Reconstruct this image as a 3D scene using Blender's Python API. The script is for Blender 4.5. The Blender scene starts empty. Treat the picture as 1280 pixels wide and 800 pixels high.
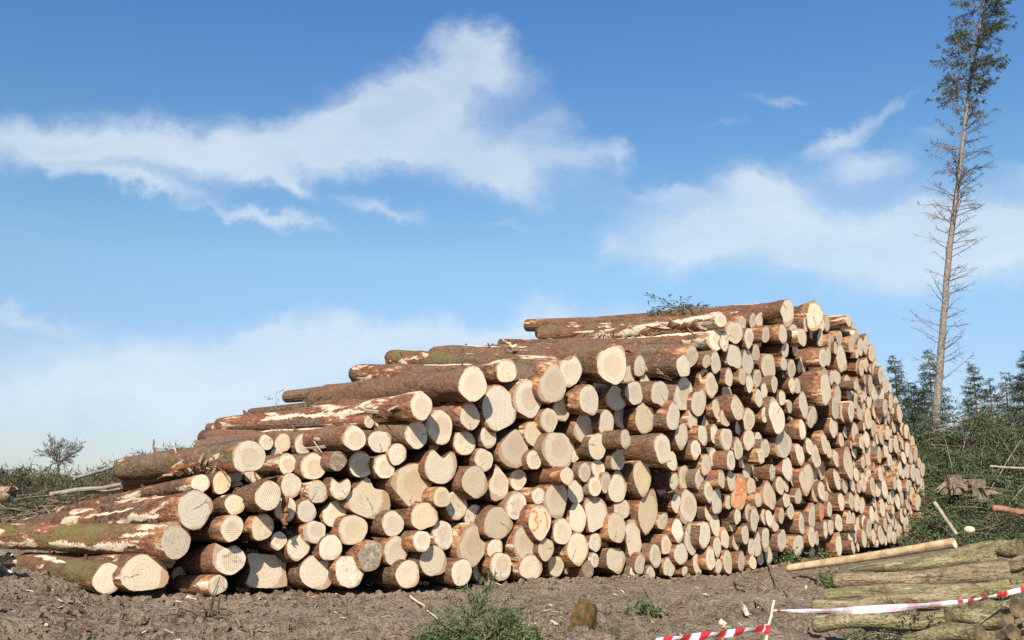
import bpy, math, random
import numpy as np
from mathutils import Vector, Matrix, Quaternion

random.seed(7)
RNG = np.random.default_rng(11)
scene = bpy.context.scene
COL = scene.collection
R = math.radians

# ------------------------------------------------------------------ camera
F = 1230.0                       # focal length in px of a 1280 px wide frame
PITCH = math.atan(215.0 / F)
EYE = Vector((0, 0, 1.0))
FWD = Vector((0, math.cos(PITCH), math.sin(PITCH)))
UPV = Vector((0, -math.sin(PITCH), math.cos(PITCH)))
cam = bpy.data.cameras.new('camera')
cam.sensor_width = 36.0
cam.lens = 36.0 * F / 1280.0
cam.clip_end = 20000
cam.clip_start = 0.05
cam_o = bpy.data.objects.new('camera', cam)
COL.objects.link(cam_o)
cam_o.location = EYE
cam_o.rotation_euler = (math.pi / 2 + PITCH, 0, 0)
scene.camera = cam_o


def ray(x, y):
    return FWD + Vector(((x - 640) / F, 0, 0)) + UPV * ((400 - y) / F)


def at_depth(x, y, Y):
    """world point seen at photo pixel x, y, at ground distance Y"""
    r = ray(x, y)
    return EYE + r * (Y / r.y)


def view_depth(p):
    return (p - EYE).dot(FWD)


# ------------------------------------------------------------------ noise
def _hash(i, j, s):
    h = (i * 374761393 + j * 668265263 + s * 974634777) & 0xFFFFFFFF
    h = ((h ^ (h >> 13)) * 1274126177) & 0xFFFFFFFF
    return ((h ^ (h >> 16)) & 0xFFFFFF) / float(0xFFFFFF)


def vnoise(x, y, s=0):
    x = np.asarray(x, float); y = np.asarray(y, float)
    xi = np.floor(x).astype(np.int64); yi = np.floor(y).astype(np.int64)
    fx = x - xi; fy = y - yi
    fx = fx * fx * (3 - 2 * fx); fy = fy * fy * (3 - 2 * fy)
    a = _hash(xi, yi, s); b = _hash(xi + 1, yi, s)
    c = _hash(xi, yi + 1, s); d = _hash(xi + 1, yi + 1, s)
    return (a * (1 - fx) + b * fx) * (1 - fy) + (c * (1 - fx) + d * fx) * fy


# ------------------------------------------------------------------ mesh helpers
class MB:
    """collects vertices and faces, links them as one object"""
    def __init__(s):
        s.v = []; s.f = []; s.m = []; s.at = {}

    def add(s, verts, faces, mat=0, **attrs):
        n = len(s.v)
        s.v.extend(verts)
        s.f.extend([tuple(i + n for i in f) for f in faces])
        s.m.extend([mat] * len(faces))
        for k, vals in attrs.items():
            s.at.setdefault(k, []).extend(vals)

    def tube(s, pts, rads, seg=6, mat=0, cap=True, **attrs):
        pts = [Vector(p) for p in pts]
        vs = []; fs = []
        for i, p in enumerate(pts):
            d = (pts[min(i + 1, len(pts) - 1)] - pts[max(i - 1, 0)])
            if d.length < 1e-9: d = Vector((0, 0, 1))
            d.normalize()
            u = d.cross(Vector((0.13, 0.21, 0.97)))
            if u.length < 1e-3: u = d.cross(Vector((1, 0, 0)))
            u.normalize(); w = d.cross(u)
            for k in range(seg):
                a = 2 * math.pi * k / seg
                vs.append(p + (u * math.cos(a) + w * math.sin(a)) * rads[i])
        for i in range(len(pts) - 1):
            for k in range(seg):
                k2 = (k + 1) % seg
                fs.append((i * seg + k, i * seg + k2, (i + 1) * seg + k2, (i + 1) * seg + k))
        if cap:
            fs.append(tuple(range(seg - 1, -1, -1)))
            fs.append(tuple((len(pts) - 1) * seg + k for k in range(seg)))
        s.add(vs, fs, mat)

    def blade(s, p, d, n, L, w, mat=0):
        """a thin folded leaf: two triangles along d"""
        d = d.normalized()
        t = d.cross(n)
        if t.length < 1e-6: t = d.cross(Vector((1, 0.3, 0.2)))
        t.normalize()
        q = p + d * (L * 0.4)
        s.add([p, q + t * w, p + d * L, q - t * w], [(0, 1, 2), (0, 2, 3)], mat)

    def build(s, name, mats, parent=None, smooth=False):
        me = bpy.data.meshes.new(name)
        me.from_pydata([tuple(v) for v in s.v], [], s.f)
        mats = mats if isinstance(mats, (list, tuple)) else [mats]
        for m in mats: me.materials.append(m)
        if len(mats) > 1:
            me.polygons.foreach_set('material_index', s.m)
        if smooth:
            me.polygons.foreach_set('use_smooth', [True] * len(s.f))
        for k, vals in s.at.items():
            a = me.attributes.new(k, 'FLOAT_VECTOR', 'POINT')
            a.data.foreach_set('vector', np.asarray(vals, np.float32).ravel())
        me.update()
        o = bpy.data.objects.new(name, me)
        COL.objects.link(o)
        if parent: o.parent = parent
        return o


def tag(o, label=None, cat=None, group=None, kind=None):
    if label: o['label'] = label
    if cat: o['category'] = cat
    if group: o['group'] = group
    if kind: o['kind'] = kind
    return o


def empty(name, loc):
    o = bpy.data.objects.new(name, None)
    COL.objects.link(o)
    o.location = loc
    return o


# ------------------------------------------------------------------ node helpers
class NT:
    def __init__(s, tree):
        s.t = tree; s.n = tree.nodes; s.l = tree.links

    def put(s, sock, v):
        if v is None: return
        if isinstance(v, bpy.types.NodeSocket): s.l.new(v, sock)
        else:
            if hasattr(sock.default_value, '__len__') and not hasattr(v, '__len__'):
                v = (v,) * len(sock.default_value)
            if hasattr(v, '__len__') and len(sock.default_value) == 4 and len(v) == 3: v = (*v, 1)
            sock.default_value = v

    def math(s, op, a, b=None, c=None):
        n = s.n.new('ShaderNodeMath'); n.operation = op
        for i, v in enumerate((a, b, c)): 
            if v is not None: s.put(n.inputs[i], v)
        return n.outputs[0]

    def vec(s, op, a, b=None, scale=None):
        n = s.n.new('ShaderNodeVectorMath'); n.operation = op
        s.put(n.inputs[0], a)
        if b is not None: s.put(n.inputs[1], b)
        if scale is not None: s.put(n.inputs['Scale'], scale)
        return n.outputs['Value'] if op in ('DOT_PRODUCT', 'LENGTH', 'DISTANCE') else n.outputs[0]

    def noise(s, v, scale, detail=3, rough=0.55, dist=0.0, color=False):
        n = s.n.new('ShaderNodeTexNoise')
        s.put(n.inputs['Vector'], v); s.put(n.inputs['Scale'], scale)
        n.inputs['Detail'].default_value = detail; n.inputs['Roughness'].default_value = rough
        n.inputs['Distortion'].default_value = dist
        return n.outputs['Color' if color else 'Fac']

    def voro(s, v, scale, feature='F1', out='Distance'):
        n = s.n.new('ShaderNodeTexVoronoi'); n.feature = feature
        s.put(n.inputs['Vector'], v); s.put(n.inputs['Scale'], scale)
        return n.outputs[out]

    def step(s, x, lo, hi, a=0.0, b=1.0):
        n = s.n.new('ShaderNodeMapRange'); n.interpolation_type = 'SMOOTHSTEP'
        s.put(n.inputs[0], x); s.put(n.inputs[1], lo); s.put(n.inputs[2], hi)
        s.put(n.inputs[3], a); s.put(n.inputs[4], b)
        return n.outputs[0]

    def mix(s, f, a, b, blend='MIX'):
        n = s.n.new('ShaderNodeMix'); n.data_type = 'RGBA'; n.blend_type = blend
        s.put(n.inputs[0], f); s.put(n.inputs[6], a); s.put(n.inputs[7], b)
        return n.outputs[2]

    def sep(s, v):
        n = s.n.new('ShaderNodeSeparateXYZ'); s.put(n.inputs[0], v); return n.outputs

    def comb(s, x, y, z=0.0):
        n = s.n.new('ShaderNodeCombineXYZ')
        for i, v in enumerate((x, y, z)): s.put(n.inputs[i], v)
        return n.outputs[0]

    def attr(s, name):
        n = s.n.new('ShaderNodeAttribute'); n.attribute_name = name; return n.outputs['Vector']

    def bump(s, h, strength, dist):
        n = s.n.new('ShaderNodeBump'); s.put(n.inputs['Height'], h)
        n.inputs['Strength'].default_value = strength; n.inputs['Distance'].default_value = dist
        return n.outputs[0]


def mat(name, rough=0.9):
    m = bpy.data.materials.new(name); m.use_nodes = True
    nt = NT(m.node_tree)
    b = m.node_tree.nodes['Principled BSDF']
    b.inputs['Roughness'].default_value = rough
    b.inputs['Specular IOR Level'].default_value = 0.2
    return m, nt, b


def plain(name, c1, c2, scale=8, rough=0.9, bump=0.0, geo=False):
    """two colours mixed by object-space noise"""
    m, t, b = mat(name, rough)
    tc = t.n.new('ShaderNodeTexCoord').outputs['Object']
    n1 = t.noise(tc, scale, 5, 0.65)
    t.put(b.inputs['Base Color'], t.mix(t.step(n1, 0.32, 0.68), c1, c2))
    if bump: t.put(b.inputs['Normal'], t.bump(t.noise(tc, scale * 4, 4, 0.7), 0.7, bump))
    return m


def bark_material():
    m, t, b = mat('bark')
    lc = t.attr('lc'); rnd = t.attr('rnd'); prop = t.attr('prop')
    rx, ry, rz = t.sep(rnd); peel, moss, red = t.sep(prop)
    y = t.sep(lc)[1]
    p = t.vec('ADD', lc, t.vec('SCALE', rnd, None, 37.0))
    n_big = t.noise(t.vec('MULTIPLY', p, (4, 1.3, 4)), 1.0, 4, 0.6)
    n_mid = t.noise(t.vec('MULTIPLY', p, (16, 9, 16)), 1.0, 4, 0.65)
    n_fine = t.noise(t.vec('MULTIPLY', p, (70, 40, 70)), 1.0, 3, 0.7)
    base = t.mix(t.step(n_mid, 0.3, 0.7), (0.06, 0.032, 0.018), (0.185, 0.105, 0.06))
    base = t.mix(t.math('MULTIPLY', t.step(rx, 0.3, 1.0), 0.65), base, t.mix(n_mid, (0.14, 0.10, 0.068), (0.32, 0.235, 0.16)))
    scal = t.voro(t.vec('MULTIPLY', p, (30, 16, 30)), 1.0)
    base = t.mix(t.math('MULTIPLY', t.step(scal, 0.42, 0.75), 0.55), base, (0.05, 0.028, 0.02))
    base = t.mix(t.math('MULTIPLY', t.step(n_fine, 0.42, 0.75), 0.6), base, (0.29, 0.175, 0.105))
    base = t.mix(t.math('MULTIPLY', t.step(n_big, 0.48, 0.66), 0.6), base, t.mix(n_mid, (0.13, 0.05, 0.026), (0.30, 0.125, 0.06)))
    hue = t.math('FRACT', t.math('MULTIPLY', rx, 9.7))
    base = t.mix(t.math('MULTIPLY', t.step(hue, 0.55, 0.95), 0.45), base, t.mix(n_mid, (0.15, 0.058, 0.03), (0.34, 0.155, 0.08)))
    chip = t.step(t.noise(t.vec('MULTIPLY', p, (26, 9, 26)), 1.0, 4, 0.6), 0.66, 0.70)
    base = t.mix(t.math('MULTIPLY', chip, 0.6), base, t.mix(n_fine, (0.40, 0.19, 0.09), (0.55, 0.40, 0.24)))
    # moss grows in broad patches
    n_moss = t.noise(t.vec('MULTIPLY', p, (5, 2.2, 5)), 1.0, 4, 0.65)
    mz = t.step(t.math('ADD', n_moss, t.math('MULTIPLY', moss, 0.34)), 0.62, 0.80)
    mosscol = t.mix(n_fine, (0.085, 0.075, 0.025), (0.20, 0.19, 0.055))
    base = t.mix(t.math('MULTIPLY', mz, 0.85), base, mosscol)
    # bark knocked off: red inner bark round pale wood
    e1 = t.noise(t.vec('MULTIPLY', p, (6.5, 1.2, 6.5)), 1.0, 6, 0.64, 0.4)
    end = t.step(y, 0.02, 0.30, 0.11, 0.0)
    pp_ = t.math('ADD', e1, t.math('MULTIPLY', peel, 0.30))
    pe = t.math('ADD', pp_, t.math('MULTIPLY', end, t.math('ADD', red, 0.25)))
    redc = t.mix(n_mid, (0.16, 0.05, 0.025), (0.36, 0.155, 0.07))
    base = t.mix(t.math('MULTIPLY', t.step(pe, 0.60, 0.645), 0.9), base, redc)
    orange = t.mix(n_fine, (0.33, 0.165, 0.065), (0.54, 0.34, 0.16))
    base = t.mix(t.math('MULTIPLY', t.step(pe, 0.66, 0.70), t.step(n_mid, 0.40, 0.62)), base, orange)
    grain = t.noise(t.vec('MULTIPLY', p, (60, 3, 60)), 1.0, 3, 0.6)
    pale = t.mix(grain, (0.50, 0.38, 0.235), (0.74, 0.63, 0.45))
    pale = t.mix(t.math('MULTIPLY', t.step(n_mid, 0.60, 0.72), 0.35), pale, (0.28, 0.2, 0.12))
    wood = t.step(pp_, 0.685, 0.70)
    base = t.mix(wood, base, pale)
    t.put(b.inputs['Base Color'], base)
    h = t.math('ADD', t.math('MULTIPLY', n_mid, 0.8), t.math('MULTIPLY', n_fine, 0.35))
    h = t.math('SUBTRACT', h, t.math('MULTIPLY', t.step(pe, 0.60, 0.64), 0.35))
    h = t.math('SUBTRACT', h, t.math('MULTIPLY', scal, 0.25))
    t.put(b.inputs['Normal'], t.bump(h, 1.0, 0.035))
    return m


def cut_material():
    m, t, b = mat('cut_wood', 0.75)
    lc = t.attr('lc'); rnd = t.attr('rnd'); prop = t.attr('prop')
    r1, r2, rad = t.sep(rnd); mud, tone, orng = t.sep(prop)
    off = t.vec('SCALE', t.comb(r1, 0.0, r2), None, 41.0)
    p = t.vec('ADD', lc, off)
    x, y, z = t.sep(lc)
    pith = t.vec('SCALE', t.comb(t.math('SUBTRACT', r1, 0.5), 0.0, t.math('SUBTRACT', r2, 0.5)), None, t.math('MULTIPLY', rad, 0.35))
    q = t.vec('SUBTRACT', t.comb(x, 0.0, z), pith)
    wob = t.math('MULTIPLY', t.math('SUBTRACT', t.noise(p, 9, 3), 0.5), 0.045)
    d = t.math('ADD', t.vec('LENGTH', q), wob)
    rr = t.math('DIVIDE', d, rad)
    ring = t.math('SINE', t.math('MULTIPLY', d, 430.0))
    ring2 = t.math('SINE', t.math('MULTIPLY', d, t.math('ADD', 150.0, t.math('MULTIPLY', r1, 120.0))))
    n_l = t.noise(p, 5, 3); n_m = t.noise(p, 18, 4, 0.65); n_f = t.noise(p, 85, 3, 0.7)
    pale = t.mix(r2, (0.84, 0.72, 0.50), (0.80, 0.695, 0.51))
    tan = t.mix(r1, (0.60, 0.45, 0.27), (0.57, 0.455, 0.325))
    c = t.mix(tone, pale, tan)
    c = t.mix(t.math('MULTIPLY', t.step(n_l, 0.47, 0.74), 0.3), c, t.mix(r1, (0.62, 0.44, 0.25), (0.60, 0.49, 0.37)))
    heart = t.math('MULTIPLY', t.step(rr, 0.62, 0.5), t.math('MULTIPLY', t.step(r1, 0.25, 0.9), 0.5))
    c = t.mix(t.math('MULTIPLY', t.step(t.math('FRACT', t.math('MULTIPLY', r1, 17.3)), .55, 1.0), .6), c, t.mix(n_l, (0.56, 0.49, 0.39), (0.68, 0.60, 0.49)))
    c = t.mix(t.math('MULTIPLY', t.step(t.math('FRACT', t.math('MULTIPLY', r2, 23.1)), .6, 1.0), .5), c, (0.74, 0.55, 0.30))
    c = t.mix(heart, c, (0.53, 0.36, 0.22))
    c = t.mix(t.math('MULTIPLY', t.step(ring, 0.1, 1.0), t.math('ADD', 0.04, t.math('MULTIPLY', n_m, 0.42))), c, (0.43, 0.28, 0.14))
    c = t.mix(t.math('MULTIPLY', t.step(ring2, 0.0, 1.0), t.math('MULTIPLY', n_m, 0.48)), c, (0.46, 0.32, 0.18))
    # saw marks
    ang = t.math('MULTIPLY', r2, 5.0)
    s = t.math('ADD', t.math('MULTIPLY', x, t.math('COSINE', ang)), t.math('MULTIPLY', z, t.math('SINE', ang)))
    saw = t.math('SINE', t.math('ADD', t.math('MULTIPLY', s, 330.0), t.math('MULTIPLY', n_m, 5.0)))
    sawm = t.math('MULTIPLY', t.step(saw, 0.2, 1.0), t.step(t.math('FRACT', t.math('MULTIPLY', r1, 7.3)), 0.35, 0.9))
    c = t.mix(t.math('MULTIPLY', sawm, 0.2), c, (0.42, 0.33, 0.23))
    c = t.mix(t.math('MULTIPLY', t.step(n_f, 0.52, 0.75), 0.32), c, (0.42, 0.29, 0.17))
    # drying checks run out from the pith
    qx, qy, qz = t.sep(q)
    th = t.math('ARCTAN2', qz, qx)
    thn = t.math('ADD', th, t.math('MULTIPLY', t.math('SUBTRACT', n_m, 0.5), 1.1))
    dth = t.math('ABSOLUTE', t.math('SUBTRACT', thn, t.math('SUBTRACT', t.math('MULTIPLY', t.math('FRACT', t.math('MULTIPLY', r1, 13.7)), 6.0), 3.0)))
    crack = t.step(t.math('MULTIPLY', dth, d), 0.006, 0.002)
    crack = t.math('MULTIPLY', crack, t.step(t.math('FRACT', t.math('MULTIPLY', r2, 11.9)), 0.70, 0.72))
    crack = t.math('MULTIPLY', crack, t.math('MULTIPLY', t.step(rr, 0.98, 0.8), t.step(rr, t.math('MULTIPLY', r1, 0.5), t.math('ADD', 0.1, t.math('MULTIPLY', r1, 0.5)))))
    c = t.mix(t.math('MULTIPLY', crack, 0.8), c, (0.12, 0.075, 0.045))
    # grey weathering and dirt dragged over the sawn end
    gw = t.math('MULTIPLY', t.step(t.noise(p, 7, 4, 0.6), 0.5, 0.72), t.math('FRACT', t.math('MULTIPLY', r2, 5.3)))
    c = t.mix(t.math('MULTIPLY', gw, 0.3), c, (0.42, 0.35, 0.26))
    md = t.step(t.math('ADD', t.math('ADD', t.math('MULTIPLY', n_m, .65), t.math('MULTIPLY', n_f, .35)), t.math('MULTIPLY', mud, 0.20)), 0.60, 0.74)
    c = t.mix(t.math('MULTIPLY', md, 0.75), c, (0.17, 0.13, 0.09))
    om = t.step(t.math('ADD', t.noise(p, 9, 3), t.math('MULTIPLY', orng, 0.5)), 0.72, 0.95)
    c = t.mix(t.math('MULTIPLY', om, 0.75), c, (0.85, 0.27, 0.08))
    # dark flecks: knots, torn fibre and dirt
    fl = t.step(t.noise(t.vec('MULTIPLY', p, (38, 38, 22)), 1.0, 4, 0.7), 0.60, 0.72)
    c = t.mix(t.math('MULTIPLY', fl, 0.65), c, (0.24, 0.155, 0.085))
    # bruised ochre rim under the bark
    c = t.mix(t.math('MULTIPLY', t.step(t.math('ADD', rr, t.math('MULTIPLY', t.math('SUBTRACT', n_m, 0.5), 0.35)), 0.9, 1.03), 0.65), c, (0.38, 0.22, 0.11))
    t.put(b.inputs['Base Color'], c)
    h = t.math('ADD', t.math('MULTIPLY', n_f, 0.5), t.math('MULTIPLY', sawm, 0.35))
    h = t.math('SUBTRACT', h, t.math('MULTIPLY', crack, 1.5))
    t.put(b.inputs['Normal'], t.bump(h, 0.6, 0.006))
    return m


BARK = bark_material()
CUT = cut_material()

# ------------------------------------------------------------------ the pile: where its face stands
TB = [(-200, 8.6), (120, 8.95), (180, 9.15), (300, 9.5), (500, 10.3), (664, 11.4), (770, 12.3), (909, 14.0), (998, 16.0), (1066, 17.8), (1155, 21.3), (1300, 27)]
TT = [(x - 640) / 1249.0 for x, _ in TB]
TI = [1 / z for _, z in TB]
AL = ([-200, 200, 500, 640, 770, 900, 1100], [43, 43, 43, 44, 46, 49, 51])


def face_point(x, y, out=0.0):
    r = ray(x, y)
    Y = 1 / np.interp(r.x / r.y, TT, TI) - out
    return EYE + r * (Y / r.y)


# ground heights along the foot of the pile
BASE = [(-300, 716), (0, 720), (60, 724), (120, 741), (180, 739), (300, 739), (400, 737), (510, 734), (577, 731), (664, 722), (770, 716), (836, 720), (909, 715), (998, 697), (1066, 692), (1155, 674), (1300, 664)]
BT, BZ = [], []
for bx, by in BASE:
    pt = face_point(bx, by)
    BT.append(pt.x / pt.y); BZ.append(pt.z)


def ground(x, y, fine=True):
    x = np.asarray(x, float); y = np.asarray(y, float)
    ys = np.maximum(y, 3.0)
    tn = np.clip(x / ys, -1, 1)
    fd = 1 / np.interp(tn, TT, TI)
    base = np.interp(tn, BT, BZ) - 0.07
    k = np.clip((ys - fd * 0.55) / (fd * 0.4), 0, 1); k = k * k * (3 - 2 * k)
    k2 = np.clip((ys - fd - 4) / 10, 0, 1)
    h = base * k * (1 - k2) + 0.0 * k2 + (0.02 - base * 0) * (1 - k)
    near = np.clip(1 - (np.hypot(x, y - 8) - 14) / 20, 0, 1)
    q = np.clip((tn - .22) / .1, 0, 1) * np.clip((13.5 - ys) / 3, 0, 1)
    h = h - 0.17 * q
    near = near * (1 - .45 * k)
    h = h + (vnoise(x * 0.7, y * 0.7, 1) - 0.5) * 0.16 * near * (1 - 0.6 * k)
    far = np.clip((np.hypot(x, y) - 60) / 400, 0, 1)
    h = h + (vnoise(x * 0.004, y * 0.004, 9) - 0.55) * 5 * far
    if fine:
        h = h + (vnoise(x * 2.1, y * 2.1, 2) - 0.5) * 0.11 * near
        r1 = np.abs(vnoise(x * 4.6, y * 4.6, 3) - 0.5) * 2
        h = h + (0.5 - r1) * 0.055 * near
        r2 = np.abs(vnoise(x * 9.5, y * 9.5, 4) - 0.5) * 2
        h = h + (0.5 - r2) * 0.055 * near
        h = h + (vnoise(x * 15, y * 15, 5) - 0.5) * 0.045 * near
    return h


GX0, GY0, GS = -11.0, 4.0, 0.03
_gx = GX0 + GS * np.arange(800); _gy = GY0 + GS * np.arange(640)
_GRID = ground(*np.meshgrid(_gx, _gy)).tolist()


def gz(x, y):
    u = (x - GX0) / GS; v = (y - GY0) / GS
    i = int(u); j = int(v)
    if 0 <= i < 798 and 0 <= j < 638 and u >= 0 and v >= 0:
        u -= i; v -= j; a = _GRID[j]; b = _GRID[j + 1]
        return (a[i] * (1 - u) + a[i + 1] * u) * (1 - v) + (b[i] * (1 - u) + b[i + 1] * u) * v
    return float(ground(np.array([x]), np.array([y]))[0])


def ground_hit(px, py):
    """point of the ground seen at a photo pixel"""
    r = ray(px, py)
    t0 = 3.0
    while t0 < 200:
        p = EYE + r * t0
        if p.z < gz(p.x, p.y): return p
        t0 *= 1.004
    return EYE + r * 20


def axis_from(dense_lo, dense_hi, stepv, lo, hi, grow=1.16):
    a = list(np.arange(dense_lo, dense_hi + stepv, stepv))
    s = stepv; v = a[-1]
    while v < hi: s *= grow; v += s; a.append(v)
    s = stepv; v = a[0]; pre = []
    while v > lo: s *= grow; v -= s; pre.append(v)
    return np.array(pre[::-1] + a)


def make_ground():
    xs = axis_from(-6.5, 7.5, 0.034, -4000, 4000)
    ys = axis_from(5.0, 12.6, 0.034, -300, 6000)
    X, Y = np.meshgrid(xs, ys)
    Z = ground(X, Y)
    nx, ny = len(xs), len(ys)
    V = np.stack([X.ravel(), Y.ravel(), Z.ravel()], 1)
    i = np.arange((ny - 1) * (nx - 1)); r = i // (nx - 1); c = i % (nx - 1)
    a = r * nx + c
    Fq = np.stack([a, a + 1, a + nx + 1, a + nx], 1)
    me = bpy.data.meshes.new('ground')
    me.vertices.add(len(V)); me.vertices.foreach_set('co', V.ravel().astype(np.float32))
    me.loops.add(Fq.size); me.loops.foreach_set('vertex_index', Fq.ravel().astype(np.int32))
    me.polygons.add(len(Fq))
    me.polygons.foreach_set('loop_start', np.arange(0, Fq.size, 4, dtype=np.int32))
    me.polygons.foreach_set('loop_total', np.full(len(Fq), 4, np.int32))
    me.polygons.foreach_set('use_smooth', np.ones(len(Fq), bool))
    me.update(calc_edges=True); me.validate()
    m, t, b = mat('bare_soil', 0.95)
    tc = t.n.new('ShaderNodeTexCoord').outputs['Object']
    n1 = t.noise(tc, 1.3, 4, 0.6); n2 = t.noise(tc, 11, 5, 0.7); n3 = t.noise(tc, 75, 4, 0.75)
    c = t.mix(t.step(n2, 0.3, 0.7), (0.155, 0.11, 0.072), (0.385, 0.285, 0.195))
    c = t.mix(t.math('MULTIPLY', t.step(n1, 0.4, 0.65), 0.55), c, (0.42, 0.32, 0.225))
    c = t.mix(t.math('MULTIPLY', t.step(n3, 0.52, 0.75), 0.5), c, (0.48, 0.37, 0.26))
    c = t.mix(t.math('MULTIPLY', t.step(n3, 0.42, 0.25), 0.6), c, (0.06, 0.04, 0.026))
    x, y, z = t.sep(tc)
    gm = t.step(y, 24.0, 60.0)
    c = t.mix(gm, c, t.mix(n1, (0.07, 0.08, 0.03), (0.14, 0.12, 0.06)))
    t.put(b.inputs['Base Color'], c)
    vc = t.voro(t.vec('ADD', tc, t.vec('SCALE', t.noise(tc, 20, 3, .6, color=True), None, .05)), 34.0)
    h = t.math('ADD', t.math('MULTIPLY', n2, 1.0), t.math('MULTIPLY', n3, 0.5))
    h = t.math('SUBTRACT', h, t.math('MULTIPLY', vc, 0.5))
    t.put(b.inputs['Normal'], t.bump(h, 1.0, 0.06))
    me.materials.append(m)
    o = bpy.data.objects.new('ground', me); COL.objects.link(o)
    o['kind'] = 'structure'
    return m


SOIL = make_ground()

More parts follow.
